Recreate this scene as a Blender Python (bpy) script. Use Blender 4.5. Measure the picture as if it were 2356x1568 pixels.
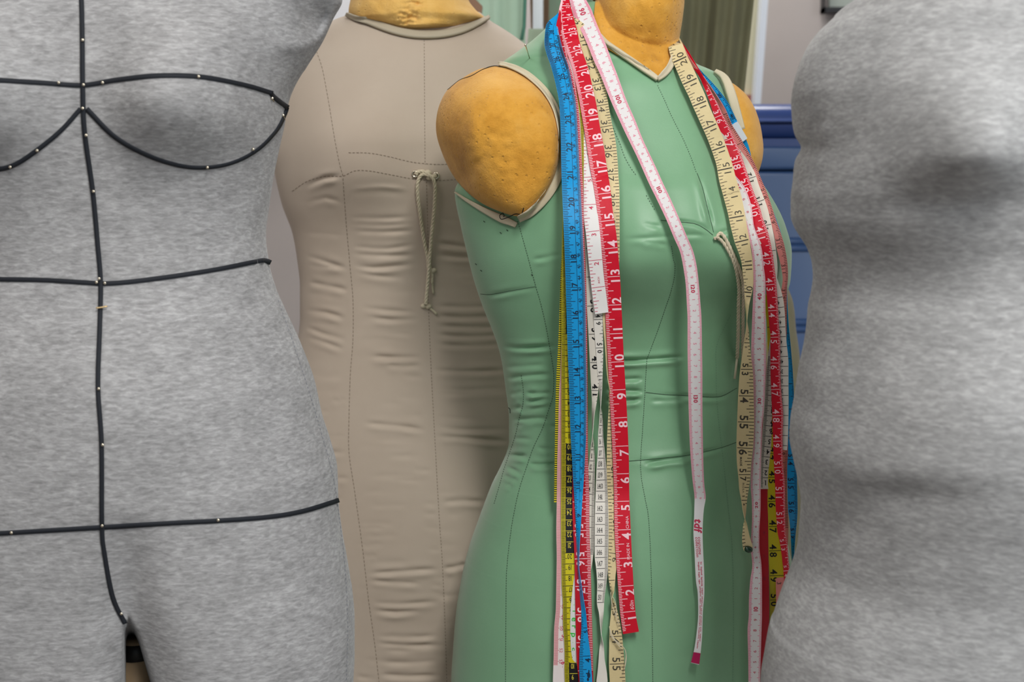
import bpy, math, random
import numpy as np
from mathutils import Vector
from mathutils.bvhtree import BVHTree

random.seed(5)
rng = np.random.default_rng(5)
for o in list(bpy.data.objects):
    bpy.data.objects.remove(o, do_unlink=True)
scene = bpy.context.scene
COL = scene.collection

# ------------------------------------------------------------------ camera
IW, IH = 2356, 1568
FPX = 50.0 / 36.0 * IW
CAMZ = 1.28
PITCH = math.radians(6.0)
cam_d = bpy.data.cameras.new('camera')
cam = bpy.data.objects.new('camera', cam_d)
COL.objects.link(cam)
cam.location = (0, 0, CAMZ)
cam.rotation_euler = (math.pi / 2 - PITCH, 0, 0)
cam_d.lens = 50
cam_d.sensor_width = 36
cam_d.clip_start = 0.02
cam_d.dof.use_dof = True
cam_d.dof.focus_distance = 1.27
cam_d.dof.aperture_fstop = 9.0
scene.camera = cam

# ------------------------------------------------------------------ world, lights, exposure
world = bpy.data.worlds.new('world')
scene.world = world
world.use_nodes = True
bg = world.node_tree.nodes['Background']
bg.inputs[0].default_value = (0.80, 0.90, 1.0, 1)
bg.inputs[1].default_value = 0.5


def area_light(name, loc, rot, sx, sy, power, color):
    d = bpy.data.lights.new(name, 'AREA')
    d.shape = 'RECTANGLE'
    d.size, d.size_y = sx, sy
    d.energy = power
    d.color = color
    o = bpy.data.objects.new(name, d)
    COL.objects.link(o)
    o.location = loc
    o.rotation_euler = rot
    return o


vs = scene.view_settings
vs.view_transform = 'Standard'
vs.look = 'None'
vs.gamma = 1.0
vs.use_curve_mapping = False
vs.exposure = 0.1

# ------------------------------------------------------------------ projection helpers
CF = np.array([0, math.cos(PITCH), -math.sin(PITCH)])
CU = np.array([0, math.sin(PITCH), math.cos(PITCH)])
CR = np.array([1.0, 0, 0])
CO = np.array([0, 0, CAMZ])


def ray(px, py):
    px = np.asarray(px, float)
    py = np.asarray(py, float)
    return CF + CR * ((px - IW / 2) / FPX)[..., None] + CU * ((IH / 2 - py) / FPX)[..., None]


def PT(px, py, Y):
    """World point seen at a pixel, at world depth Y."""
    d = ray(px, py)
    return CO + d * (np.asarray(Y, float) / d[..., 1])[..., None]


def PX(P):
    v = np.asarray(P, float) - CO
    f = v @ CF
    return IW / 2 + FPX * (v @ CR) / f, IH / 2 - FPX * (v @ CU) / f


def pchip(xs, ys, x):
    xs = np.asarray(xs, float)
    ys = np.asarray(ys, float)
    x = np.asarray(x, float)
    if len(xs) == 2:
        return np.interp(x, xs, ys)
    h = np.diff(xs)
    d = np.diff(ys) / h
    m = np.zeros_like(xs)
    for i in range(1, len(xs) - 1):
        if d[i - 1] * d[i] > 0:
            w1, w2 = 2 * h[i] + h[i - 1], h[i] + 2 * h[i - 1]
            m[i] = (w1 + w2) / (w1 / d[i - 1] + w2 / d[i])
    m[0], m[-1] = d[0], d[-1]
    xc = np.clip(x, xs[0], xs[-1])
    i = np.clip(np.searchsorted(xs, xc) - 1, 0, len(xs) - 2)
    t = (xc - xs[i]) / h[i]
    a = (1 + 2 * t) * (1 - t) ** 2 * ys[i] + t * (1 - t) ** 2 * h[i] * m[i]
    b = t * t * (3 - 2 * t) * ys[i + 1] + t * t * (t - 1) * h[i] * m[i + 1]
    return a + b


def spline(pts, step=4.0):
    """Smooth Catmull-Rom polyline through 2D/3D points."""
    P = np.asarray(pts, float)
    if len(P) == 2:
        n = max(2, int(np.linalg.norm(P[1] - P[0]) / step))
        return P[0] + (P[1] - P[0]) * np.linspace(0, 1, n)[:, None]
    Q = np.vstack([2 * P[0] - P[1], P, 2 * P[-1] - P[-2]])
    out = []
    for i in range(1, len(Q) - 2):
        p0, p1, p2, p3 = Q[i - 1:i + 3]
        n = max(2, int(np.linalg.norm(p2 - p1) / step))
        t = np.linspace(0, 1, n, endpoint=False)[:, None]
        out.append(0.5 * (2 * p1 + (p2 - p0) * t + (2 * p0 - 5 * p1 + 4 * p2 - p3) * t ** 2 + (3 * p1 - p0 - 3 * p2 + p3) * t ** 3))
    out.append(P[-1:])
    return np.vstack(out)


# ------------------------------------------------------------------ materials
def lin(c):
    return tuple(((x / 255) / 12.92 if x / 255 <= 0.04045 else ((x / 255 + 0.055) / 1.055) ** 2.4) for x in c) + (1,)


def mat(name, col, rough=0.7, metal=0.0, spec=0.3, sheen=0.0, coat=0.0):
    m = bpy.data.materials.new(name)
    m.use_nodes = True
    b = m.node_tree.nodes['Principled BSDF']
    b.inputs['Base Color'].default_value = lin(col)
    b.inputs['Roughness'].default_value = rough
    b.inputs['Metallic'].default_value = metal
    b.inputs['Specular IOR Level'].default_value = spec
    b.inputs['Sheen Weight'].default_value = sheen
    b.inputs['Coat Weight'].default_value = coat
    return m


def N(m, t, **kw):
    n = m.node_tree.nodes.new(t)
    for k, v in kw.items():
        if k in n.inputs:
            n.inputs[k].default_value = v
        else:
            setattr(n, k, v)
    return n


def L(m, a, b):
    m.node_tree.links.new(a, b)


def bsdf(m):
    return m.node_tree.nodes['Principled BSDF']


def noise_color(m, cols, scale=(1, 1, 1), nscale=5, detail=4, rough=0.6, positions=None, second=None):
    """Colour ramp over (stretched) noise into base colour; returns the noise output."""
    tc = N(m, 'ShaderNodeTexCoord')
    mp = N(m, 'ShaderNodeMapping')
    mp.inputs['Scale'].default_value = scale
    L(m, tc.outputs['Object'], mp.inputs['Vector'])
    nz = N(m, 'ShaderNodeTexNoise')
    nz.inputs['Scale'].default_value = nscale
    nz.inputs['Detail'].default_value = detail
    nz.inputs['Roughness'].default_value = rough
    L(m, mp.outputs[0], nz.inputs['Vector'])
    cr = N(m, 'ShaderNodeValToRGB')
    pos = positions or np.linspace(0.3, 0.7, len(cols))
    while len(cr.color_ramp.elements) < len(cols):
        cr.color_ramp.elements.new(0.5)
    for e, p, c in zip(cr.color_ramp.elements, pos, cols):
        e.position = p
        e.color = lin(c)
    L(m, nz.outputs['Fac'], cr.inputs['Fac'])
    L(m, cr.outputs['Color'], bsdf(m).inputs['Base Color'])
    return nz, cr, tc


def bump(m, src, strength=0.2, dist=0.001, prev=None):
    b = N(m, 'ShaderNodeBump')
    b.inputs['Strength'].default_value = strength
    b.inputs['Distance'].default_value = dist
    L(m, src, b.inputs['Height'])
    if prev is not None:
        L(m, prev.outputs[0], b.inputs['Normal'])
    L(m, b.outputs[0], bsdf(m).inputs['Normal'])
    return b


# heathered grey jersey: short horizontal flecks of lighter and darker yarn
def jersey(name, shift=0, cols=((122, 121, 121), (143, 142, 142), (166, 165, 165))):
    m = mat(name, (150, 151, 156), rough=0.95, spec=0.1, sheen=0.15)
    tc = N(m, 'ShaderNodeTexCoord')
    mp = N(m, 'ShaderNodeMapping')
    mp.inputs['Scale'].default_value = (140, 140, 470)
    mp.inputs['Rotation'].default_value = (0, math.radians(shift), 0)
    L(m, tc.outputs['Object'], mp.inputs['Vector'])
    n1 = N(m, 'ShaderNodeTexNoise', Scale=1.0, Detail=3.0, Roughness=0.6, Distortion=0.4)
    L(m, mp.outputs[0], n1.inputs['Vector'])
    mp2 = N(m, 'ShaderNodeMapping')
    mp2.inputs['Scale'].default_value = (28, 28, 60)
    L(m, tc.outputs['Object'], mp2.inputs['Vector'])
    n2 = N(m, 'ShaderNodeTexNoise', Scale=1.0, Detail=2.0)
    L(m, mp2.outputs[0], n2.inputs['Vector'])
    mx = N(m, 'ShaderNodeMath', operation='MULTIPLY_ADD')
    L(m, n2.outputs['Fac'], mx.inputs[0])
    mx.inputs[1].default_value = 0.35
    L(m, n1.outputs['Fac'], mx.inputs[2])
    cr = N(m, 'ShaderNodeValToRGB')
    cr.color_ramp.elements.new(0.5)
    for e, p, c in zip(cr.color_ramp.elements, (0.44, 0.67, 0.90), cols):
        e.position = p
        e.color = lin(c)
    L(m, mx.outputs[0], cr.inputs['Fac'])
    L(m, cr.outputs['Color'], bsdf(m).inputs['Base Color'])
    bump(m, n1.outputs['Fac'], 0.25, 0.0012)
    return m


def cotton(name, cols, rough=0.8, sheen=0.1, spec=0.2):
    m = mat(name, cols[0], rough=rough, spec=spec, sheen=sheen)
    nz, cr, tc = noise_color(m, cols, nscale=9, detail=5)
    fine = N(m, 'ShaderNodeTexNoise', Scale=900.0, Detail=2.0)
    L(m, tc.outputs['Object'], fine.inputs['Vector'])
    wv = N(m, 'ShaderNodeTexWave', Scale=420.0)
    wv.bands_direction = 'DIAGONAL'
    L(m, tc.outputs['Object'], wv.inputs['Vector'])
    b1 = bump(m, fine.outputs['Fac'], 0.12, 0.0004)
    bump(m, wv.outputs['Fac'], 0.03, 0.0003, b1)
    return m


def foam(name, cols):
    m = mat(name, cols[0], rough=0.95, spec=0.1, sheen=0.2)
    nz, cr, tc = noise_color(m, cols, nscale=14, detail=8, rough=0.7)
    v = N(m, 'ShaderNodeTexVoronoi', Scale=150.0, Randomness=1.0)
    L(m, tc.outputs['Object'], v.inputs['Vector'])
    holes = N(m, 'ShaderNodeMapRange')
    holes.inputs['From Min'].default_value = 0.08
    holes.inputs['From Max'].default_value = 0.22
    L(m, v.outputs['Distance'], holes.inputs['Value'])
    gate = N(m, 'ShaderNodeTexNoise', Scale=22.0, Detail=1.0)
    L(m, tc.outputs['Object'], gate.inputs['Vector'])
    gt = N(m, 'ShaderNodeMapRange')
    gt.inputs['From Min'].default_value = 0.47
    gt.inputs['From Max'].default_value = 0.53
    gt.inputs['To Min'].default_value = 1.0
    gt.inputs['To Max'].default_value = 0.0
    L(m, gate.outputs['Fac'], gt.inputs['Value'])
    mxm = N(m, 'ShaderNodeMath', operation='MAXIMUM')
    L(m, holes.outputs[0], mxm.inputs[0])
    L(m, gt.outputs[0], mxm.inputs[1])
    f1 = N(m, 'ShaderNodeTexNoise', Scale=420.0, Detail=4.0, Roughness=0.7)
    L(m, tc.outputs['Object'], f1.inputs['Vector'])
    b1 = bump(m, f1.outputs['Fac'], 0.55, 0.0015)
    bump(m, mxm.outputs[0], 0.42, 0.003, b1)
    return m


M = {}
M['jersey_left'] = jersey('grey heather jersey', 0)
M['jersey_right'] = jersey('pale grey heather jersey', 12, ((130, 130, 130), (150, 150, 150), (172, 172, 172)))
M['beige'] = cotton('beige cotton cover', [(184, 169, 153), (192, 178, 162)], rough=0.72, sheen=0.15)
M['green'] = cotton('green satin cotton cover', [(121, 168, 130), (130, 177, 139)], rough=0.42, sheen=0.25, spec=0.4)
M['khaki'] = cotton('khaki cotton cover', [(112, 108, 82), (122, 118, 92)])
M['foam'] = foam('yellow foam', [(184, 128, 42), (216, 158, 64), (228, 176, 90)])
M['foam_pale'] = foam('pale yellow foam', [(216, 164, 82), (232, 186, 106), (238, 200, 130)])
M['binding'] = cotton('cream binding', [(205, 193, 165), (214, 203, 176)])
M['beige_binding'] = cotton('greige binding', [(176, 166, 146), (184, 174, 154)])
M['black_tape'] = mat('black twill style tape', (26, 29, 35), rough=0.75)
M['thread_dark'] = mat('dark thread', (52, 70, 56), rough=0.8)
M['thread_beige'] = mat('brown grey thread', (128, 114, 99), rough=0.8)
M['thread_grey'] = mat('grey thread', (128, 129, 136), rough=0.9)
M['steel'] = mat('pin steel', (214, 204, 184), rough=0.25, metal=1.0)
M['brass'] = mat('brass pin', (214, 186, 138), rough=0.35, metal=0.6)
M['cord'] = cotton('cream cord', [(206, 194, 168), (216, 206, 182)])
M['aglet'] = mat('clear plastic aglet', (206, 198, 172), rough=0.35)
M['black_metal'] = mat('black enamelled steel', (24, 23, 22), rough=0.45)
M['brown_metal'] = mat('worn beige steel', (160, 136, 106), rough=0.5)
M['castiron'] = mat('cast iron', (40, 40, 42), rough=0.6)

# ------------------------------------------------------------------ object helpers


def tag(o, label=None, cat=None, group=None, kind=None):
    if label: o['label'] = label
    if cat: o['category'] = cat
    if group: o['group'] = group
    if kind: o['kind'] = kind
    return o


def thing(name, label, cat, loc, group=None):
    o = bpy.data.objects.new(name, None)
    COL.objects.link(o)
    o.location = loc
    o.empty_display_size = 0.05
    return tag(o, label, cat, group)


class MB:
    """Collects verts and faces (world coordinates) with material slots."""

    def __init__(s):
        s.v, s.f, s.m, s.n = [], [], [], 0

    def add(s, verts, faces, mi=0):
        verts = np.asarray(verts, float).reshape(-1, 3)
        s.v.append(verts)
        for f in faces:
            s.f.append(tuple(int(i) + s.n for i in f))
            s.m.append(mi)
        s.n += len(verts)

    def quad(s, a, b, c, d, mi=0):
        s.add([a, b, c, d], [(0, 1, 2, 3)], mi)

    def build(s, name, mats, parent=None, smooth=True, origin=None):
        V = np.vstack(s.v)
        if parent is not None:
            base = world_loc(parent)
        elif origin is not None:
            base = np.array(origin, float)
        else:
            base = np.array([V[:, 0].mean(), V[:, 1].mean(), V[:, 2].min()])
        me = bpy.data.meshes.new(name)
        me.from_pydata((V - base).tolist(), [], s.f)
        for m in (mats if isinstance(mats, (list, tuple)) else [mats]):
            me.materials.append(m)
        me.polygons.foreach_set('material_index', np.array(s.m, dtype=np.int32))
        if smooth:
            me.polygons.foreach_set('use_smooth', np.ones(len(s.f), dtype=bool))
        me.update()
        o = bpy.data.objects.new(name, me)
        COL.objects.link(o)
        if parent is not None:
            o.parent = parent
        else:
            o.location = base
        return o


def world_loc(o):
    p = np.array(o.location)
    while o.parent is not None:
        o = o.parent
        p = p + np.array(o.location)
    return p



def grid_faces(nr, nc, closed=True):
    f = []
    for i in range(nr - 1):
        a, b = i * nc, (i + 1) * nc
        for j in range(nc if closed else nc - 1):
            k = (j + 1) % nc
            f.append((a + j, a + k, b + k, b + j))
    return f


def tube(mb, pts, r, mi=0, sides=8, caps=True):
    P = np.asarray(pts, float)
    n = len(P)
    R = np.full(n, r) if np.isscalar(r) else np.asarray(r, float)
    T = np.gradient(P, axis=0)
    T /= np.linalg.norm(T, axis=1)[:, None] + 1e-12
    ref = np.array([0.31, 0.9, 0.28])
    U = np.cross(T, ref)
    U /= np.linalg.norm(U, axis=1)[:, None] + 1e-12
    W = np.cross(T, U)
    a = np.arange(sides) * 2 * math.pi / sides
    V = P[:, None, :] + R[:, None, None] * (np.cos(a)[None, :, None] * U[:, None, :] + np.sin(a)[None, :, None] * W[:, None, :])
    f = grid_faces(n, sides)
    V = V.reshape(-1, 3)
    if caps:
        f.append(tuple(range(sides))[::-1])
        f.append(tuple(range((n - 1) * sides, n * sides)))
    mb.add(V, f, mi)


def box(mb, x0, x1, y0, y1, z0, z1, mi=0, bev=0.0):
    if bev <= 0:
        V = [(x, y, z) for x in (x0, x1) for y in (y0, y1) for z in (z0, z1)]
        mb.add(V, [(0, 1, 3, 2), (4, 6, 7, 5), (0, 4, 5, 1), (2, 3, 7, 6), (0, 2, 6, 4), (1, 5, 7, 3)], mi)
        return
    # rounded box: stacked rounded rectangles
    cx, cy, hx, hy = (x0 + x1) / 2, (y0 + y1) / 2, (x1 - x0) / 2, (y1 - y0) / 2
    rows = []
    K = 5
    for k in range(K + 1):
        t = k / K * math.pi / 2
        rows.append((z0 + bev * (1 - math.sin(t)), bev * (1 - math.cos(t))))
    rows = [(z0 + bev * (1 - math.cos(k / K * math.pi / 2)), bev * (1 - math.sin(k / K * math.pi / 2))) for k in range(K + 1)]
    rows += [(z1 - bev * (1 - math.sin(k / K * math.pi / 2)) if False else z1 - bev + bev * math.sin(k / K * math.pi / 2), bev * (1 - math.cos(k / K * math.pi / 2))) for k in range(K + 1)]
    V = []
    nc = 0
    for z, ins in rows:
        ring = []
        for qx, qy, a0 in ((1, 1, 0), (-1, 1, 90), (-1, -1, 180), (1, -1, 270)):
            for k in range(6):
                a = math.radians(a0 + k * 18)
                rr = bev
                ring.append((cx + qx * (hx - rr) + (rr - ins) * math.cos(a), cy + qy * (hy - rr) + (rr - ins) * math.sin(a), z))
        nc = len(ring)
        V += ring
    f = grid_faces(len(rows), nc)
    f.append(tuple(range(nc))[::-1])
    f.append(tuple(range((len(rows) - 1) * nc, len(rows) * nc)))
    mb.add(V, f, mi)


# ------------------------------------------------------------------ bodies
def seg_dist(x, y, poly):
    """Distance (px), signed side, and along-fraction from points to a polyline."""
    best = np.full(x.shape, 1e9)
    sgn = np.zeros(x.shape)
    fr = np.zeros(x.shape)
    P = np.asarray(poly, float)
    ln = np.concatenate([[0], np.cumsum(np.linalg.norm(np.diff(P, axis=0), axis=1))])
    for i in range(len(P) - 1):
        a, b = P[i], P[i + 1]
        d = b - a
        L2 = d @ d
        t = np.clip(((x - a[0]) * d[0] + (y - a[1]) * d[1]) / L2, 0, 1)
        ex, ey = x - (a[0] + t * d[0]), y - (a[1] + t * d[1])
        dd = np.hypot(ex, ey)
        better = dd < best
        best = np.where(better, dd, best)
        s = np.sign(d[0] * ey - d[1] * ex)
        sgn = np.where(better, s, sgn)
        fr = np.where(better, (ln[i] + t * math.sqrt(L2)) / ln[-1], fr)
    return best, sgn, fr


def soft_noise(x, y, seed, wl=(22, 70), n=14):
    """Irregular small undulation, about -1..1."""
    r = np.random.default_rng(seed)
    s = np.zeros(np.shape(x))
    for _ in range(n):
        a, w, p = r.uniform(0, math.pi), r.uniform(*wl), r.uniform(0, 6.28)
        s = s + np.sin((x * math.cos(a) + y * math.sin(a)) * 6.28 / w + p)
    return s / n ** 0.5 / 1.4


class Body:
    """A lofted, closed body about a vertical axis plane Y0; rows give the outline and depth."""

    def __init__(s, rows, Y0, nz=420, nfront=260, nback=60, n=2.25, bumps=(), wrinkles=(), extra=None):
        rows = sorted(rows)
        py = np.array([r[0] for r in rows], float)
        s.Y0 = Y0
        ys = np.linspace(py[0], py[-1], nz)
        xl = pchip(py, [r[1] for r in rows], ys)
        xr = pchip(py, [r[2] for r in rows], ys)
        df = pchip(py, [r[3] for r in rows], ys)
        db = pchip(py, [r[4] for r in rows], ys)
        z = PT(np.full(nz, IW / 2), ys, Y0)[:, 2]
        XL = PT(xl, ys, Y0)[:, 0]
        XR = PT(xr, ys, Y0)[:, 0]
        cx, hw = (XL + XR) / 2, (XR - XL) / 2
        # angle 0 = right side, going over the front (-Y) to the left side, then the back
        a = np.concatenate([np.linspace(0, math.pi, nfront, endpoint=False), np.linspace(math.pi, 2 * math.pi, nback, endpoint=False)])
        ca, sa = np.cos(a), np.sin(a)
        ex = 2.0 / n
        sx = np.sign(ca) * np.abs(ca) ** ex
        sy = np.sign(sa) * np.abs(sa) ** ex
        for _ in range(3):
            X = cx[:, None] + hw[:, None] * sx
            Y = Y0 - np.where(sy > 0, df[:, None] * sy, db[:, None] * sy)
            Z = np.repeat(z[:, None], len(a), 1)
            qx, qy = PX(np.stack([X, Y, Z], -1))
            il, ir = qx.argmin(1), qx.argmax(1)
            k = np.arange(nz)
            ml, mr = qx[k, il], qx[k, ir]
            tl = pchip(py, [r[1] for r in rows], qy[k, il])
            tr = pchip(py, [r[2] for r in rows], qy[k, ir])
            sc = Y0 / FPX
            dl, dr = (tl - ml) * sc, (tr - mr) * sc
            cx = cx + (dl + dr) / 2
            hw = np.maximum(hw + (dr - dl) / 2, 0.002)
        V = np.stack([cx[:, None] + hw[:, None] * sx, Y0 - np.where(sy > 0, df[:, None] * sy, db[:, None] * sy), np.repeat(z[:, None], len(a), 1)], -1)
        front = (sy > -0.05)[None, :] * np.ones((nz, 1))
        fw = np.clip(sy * 3.0 + 0.15, 0, 1)[None, :] * np.ones((nz, 1))
        qx, qy = PX(V)
        for b in bumps:
            bx, by, rx, ru, rd, h = b[:6]
            dirv = np.array(b[6] if len(b) > 6 else (0, -1, 0), float)
            p = b[7] if len(b) > 7 else 2.0
            ry = np.where(qy < by, ru, rd)
            r2 = np.abs((qx - bx) / rx) ** p + np.abs((qy - by) / ry) ** p
            w = np.exp(-r2) * h * fw
            V = V + w[..., None] * dirv
        if extra is not None:
            V = extra(V, fw)
        qx, qy = PX(V)
        if len(wrinkles):
            disp = np.zeros(qx.shape)
            for poly, amp, wid in wrinkles:
                P = np.asarray(poly, float)
                msk = (fw > 0.05) & (qx > P[:, 0].min() - 30) & (qx < P[:, 0].max() + 30) & (qy > P[:, 1].min() - 5 * wid) & (qy < P[:, 1].max() + 5 * wid)
                if not msk.any():
                    continue
                d, sg, fr = seg_dist(qx[msk], qy[msk], spline(P, 25))
                u = d * sg / wid
                taper = np.sin(np.clip(np.minimum(fr, 1 - fr) * 3.2, 0, 1) * math.pi / 2) ** 2 * (0.75 + 0.25 * np.sin(fr * 9 + P[0, 0]))
                # valley on the line, with a soft roll under it and a weaker one above
                prof = -0.8 * np.exp(-u * u) + 0.6 * np.exp(-((u - 2.0) / 1.5) ** 2) + 0.25 * np.exp(-((u + 2.0) / 1.6) ** 2)
                edge = np.where(fr <= 0, 0, 1)
                disp[msk] += amp * prof * taper * (d < 6 * wid)
            V = V + (disp * fw)[..., None] * np.array([0, -1.0, 0])
        s.V, s.nz, s.nc = V, nz, len(a)
        verts = V.reshape(-1, 3)
        faces = grid_faces(nz, len(a))
        t0, t1 = len(verts), len(verts) + 1
        verts = np.vstack([verts, V[0].mean(0), V[-1].mean(0)])
        nc = len(a)
        for j in range(nc):
            k = (j + 1) % nc
            faces.append((t0, k, j))
            faces.append((t1, (nz - 1) * nc + j, (nz - 1) * nc + k))
        s.verts, s.faces = verts, faces
        s.bvh = BVHTree.FromPolygons(verts.tolist(), faces)
        s.mb = MB()
        s.mb.add(verts, [f[::-1] for f in faces], 0)

    def hit(s, px, py):
        d = ray(px, py)
        loc, nor, idx, dist = s.bvh.ray_cast(Vector(CO), Vector(d).normalized())
        return None if loc is None else (np.array(loc), np.array(nor))


def hit_any(bodies, px, py):
    best = None
    for b in bodies:
        h = b.hit(px, py)
        if h is not None and (best is None or h[0][1] < best[0][1]):
            best = h
    return best


def toward(p, off):
    """Move a point a little towards the camera."""
    d = CO - p
    return p + d / np.linalg.norm(d) * off


def stitches(mb, bodies, path, mi, dash=6, gap=4, wid=1.5, off=0.0005):
    P = spline(path, 2.0)
    ln = np.concatenate([[0], np.cumsum(np.linalg.norm(np.diff(P, axis=0), axis=1))])
    t = 0.0
    while t < ln[-1]:
        e = min(t + dash, ln[-1])
        a = np.array([np.interp(t, ln, P[:, 0]), np.interp(t, ln, P[:, 1])])
        b = np.array([np.interp(e, ln, P[:, 0]), np.interp(e, ln, P[:, 1])])
        d = b - a
        nl = np.linalg.norm(d)
        if nl > 0.3:
            nrm = np.array([-d[1], d[0]]) / nl * wid / 2
            q = [a + nrm, b + nrm, b - nrm, a - nrm]
            hs = [hit_any(bodies, *p) for p in q]
            if all(h is not None for h in hs):
                mb.add([toward(h[0], off) for h in hs], [(0, 1, 2, 3)], mi)
        t += dash + gap


def surf_strip(mb, bodies, path, wid, mi=0, off=0.0012, th=0.0012, step=5.0, widths=None, ncross=3, level=False):
    """A band lying on the bodies, with thickness, along a pixel path."""
    P = spline(path, step)
    T = np.gradient(P, axis=0)
    T /= np.linalg.norm(T, axis=1)[:, None] + 1e-9
    Nn = np.stack([-T[:, 1], T[:, 0]], 1)
    n = len(P)
    w = np.full(n, wid) if widths is None else np.interp(np.linspace(0, 1, n), np.linspace(0, 1, len(widths)), widths)
    rows, nors, last = [], [], None
    for i in range(n):
        r, nr_ = [], []
        for c in np.linspace(-0.5, 0.5, ncross):
            q = P[i] + Nn[i] * w[i] * c
            h = hit_any(bodies, *q)
            if h is not None:
                v_ = (CO - h[0]) / np.linalg.norm(CO - h[0])
                nr_.append(h[1] if h[1] @ v_ > 0 else -h[1])
            if h is None:
                h = hit_any(bodies, *P[i]) if last is None else None
                if h is None:
                    r.append(None)
                    continue
                r.append(PT(q[0], q[1], h[0][1]))
            else:
                r.append(h[0])
        good = [x for x in r if x is not None]
        if not good:
            if last is None:
                continue
            r = [PT(P[i][0] + Nn[i][0] * w[i] * c, P[i][1] + Nn[i][1] * w[i] * c, last) for c in np.linspace(-0.5, 0.5, ncross)]
        else:
            yy = np.mean([g[1] for g in good])
            r = [x if x is not None else PT(P[i][0] + Nn[i][0] * w[i] * c, P[i][1] + Nn[i][1] * w[i] * c, yy) for x, c in zip(r, np.linspace(-0.5, 0.5, ncross))]
            last = yy
        rows.append(r)
        nors.append(np.mean(nr_, axis=0) if nr_ else (nors[-1] if nors else np.array([0, -1.0, 0])))
    R = np.array(rows)
    k = len(R)
    NR = np.array(nors)
    if k > 8:
        NR = np.stack([np.convolve(np.concatenate([[NR[0, j]] * 3, NR[:, j], [NR[-1, j]] * 3]), np.ones(7) / 7, 'valid') for j in range(3)], 1)
    NR /= np.linalg.norm(NR, axis=1)[:, None]
    if k > 8:
        qx, qy = PX(R)
        kk = np.ones(5) / 5
        Ys = np.stack([np.convolve(np.concatenate([[R[0, j, 1]] * 2, R[:, j, 1], [R[-1, j, 1]] * 2]), kk, 'valid') for j in range(R.shape[1])], 1)
        if level:
            Ys = np.repeat(Ys.min(1)[:, None], R.shape[1], 1)
            Ys = np.stack([np.min(Ys[max(0, i - 4):i + 5], 0) for i in range(k)])
            Ys = np.stack([np.convolve(np.concatenate([[Ys[0, j]] * 4, Ys[:, j], [Ys[-1, j]] * 4]), np.ones(9) / 9, 'valid') for j in range(R.shape[1])], 1)
            R = PT(qx, qy, Ys)
        else:
            R = PT(qx, qy, np.minimum(Ys, R[..., 1] + 0.002))
    fr = R + NR[:, None, :] * (off + th)
    bk = R + NR[:, None, :] * (off - 0.0006)
    ring = np.concatenate([fr, bk[:, ::-1]], 1)
    nc = ring.shape[1]
    f = grid_faces(k, nc)
    f.append(tuple(range(nc))[::-1])
    f.append(tuple(range((k - 1) * nc, k * nc)))
    mb.add(ring.reshape(-1, 3), f, mi)


def surf_tube(mb, bodies, path, r_px, mi=0, off=0.5, step=4, sides=10, braid=0.0):
    """A cord lying on the bodies along a pixel path; r_px is its radius in pixels."""
    P = spline(path, step)
    pts, rad, last = [], [], None
    for i, (x, y) in enumerate(P):
        h = hit_any(bodies, x, y)
        Yv = h[0][1] if h is not None else last
        if Yv is None:
            continue
        if last is not None:
            Yv = min(Yv, last + 0.0012)
        last = Yv
        r = r_px * Yv / FPX
        pts.append(PT(x, y, Yv - r * (1 + off)))
        rad.append(r * (1 + braid * math.sin(i * 1.9)))
    if not braid:
        tube(mb, pts, np.array(rad), mi, sides)
        return pts
    # three strands laid up round each other
    P3 = np.array(pts)
    dl = np.concatenate([[0], np.cumsum(np.linalg.norm(np.diff(P3, axis=0), axis=1))])
    nn = max(12, int(dl[-1] / 0.0009))
    tt = np.linspace(0, dl[-1], nn)
    Q = np.stack([np.interp(tt, dl, P3[:, k]) for k in range(3)], 1)
    rr = np.interp(tt, dl, rad)
    T = np.gradient(Q, axis=0)
    T /= np.linalg.norm(T, axis=1)[:, None] + 1e-12
    U = np.cross(T, np.array([0.1, 1.0, 0.05]))
    U /= np.linalg.norm(U, axis=1)[:, None] + 1e-12
    Wv = np.cross(T, U)
    for k in range(3):
        ph = tt / (rr.mean() * 6.5) * 2 * math.pi + k * 2 * math.pi / 3
        tube(mb, Q + (np.cos(ph) * rr * .48)[:, None] * U + (np.sin(ph) * rr * .48)[:, None] * Wv, rr * .56, mi, 8)
    return pts


def dome(contour, center, H, rim_y, nr=40, nphi=160, power=2.0, back=0.05, lump=None):
    """Bulging cap over a pixel outline. rim_y(phi, x, y) gives the depth of its rim."""
    C = np.asarray(contour, float)
    C = spline(np.vstack([C, C[:1]]), 3)[:-1]
    idx = np.linspace(0, len(C), nphi, endpoint=False)
    C = np.stack([np.interp(idx, np.arange(len(C) + 1), np.append(C[:, k], C[0, k])) for k in (0, 1)], 1)
    rim = np.array([rim_y(x, y) for x, y in C])
    k = np.ones(9) / 9
    rim = np.convolve(np.concatenate([rim[-4:], rim, rim[:4]]), k, 'valid')
    c = np.asarray(center, float)
    V = []
    rs = 1 - np.linspace(0, 1, nr) ** 1.6
    Yc = rim.mean()
    # wall going back from the rim
    rows = []
    for b in (1.0, 0.5):
        rows.append(PT(C[:, 0], C[:, 1], rim) + np.array([0, back * b, 0]))
    for r in rs[:-1]:
        q = c + (C - c) * r
        w_ = r ** 2.5
        Yq = (rim * w_ + Yc * (1 - w_)) - H * (1 - r ** power) ** 0.5
        p = PT(q[:, 0], q[:, 1], Yq)
        if lump is not None:
            p = p + lump(q)[:, None] * np.array([0, -1.0, 0])
        rows.append(p)
    V = np.vstack(rows + [PT(c[:1], c[1:2], np.array([Yc - H]))])
    f = grid_faces(len(rows), nphi)
    last = len(V) - 1
    for j in range(nphi):
        f.append(((len(rows) - 1) * nphi + j, (len(rows) - 1) * nphi + (j + 1) % nphi, last))
    f.append(tuple(range(nphi))[::-1])
    return V, f


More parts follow.
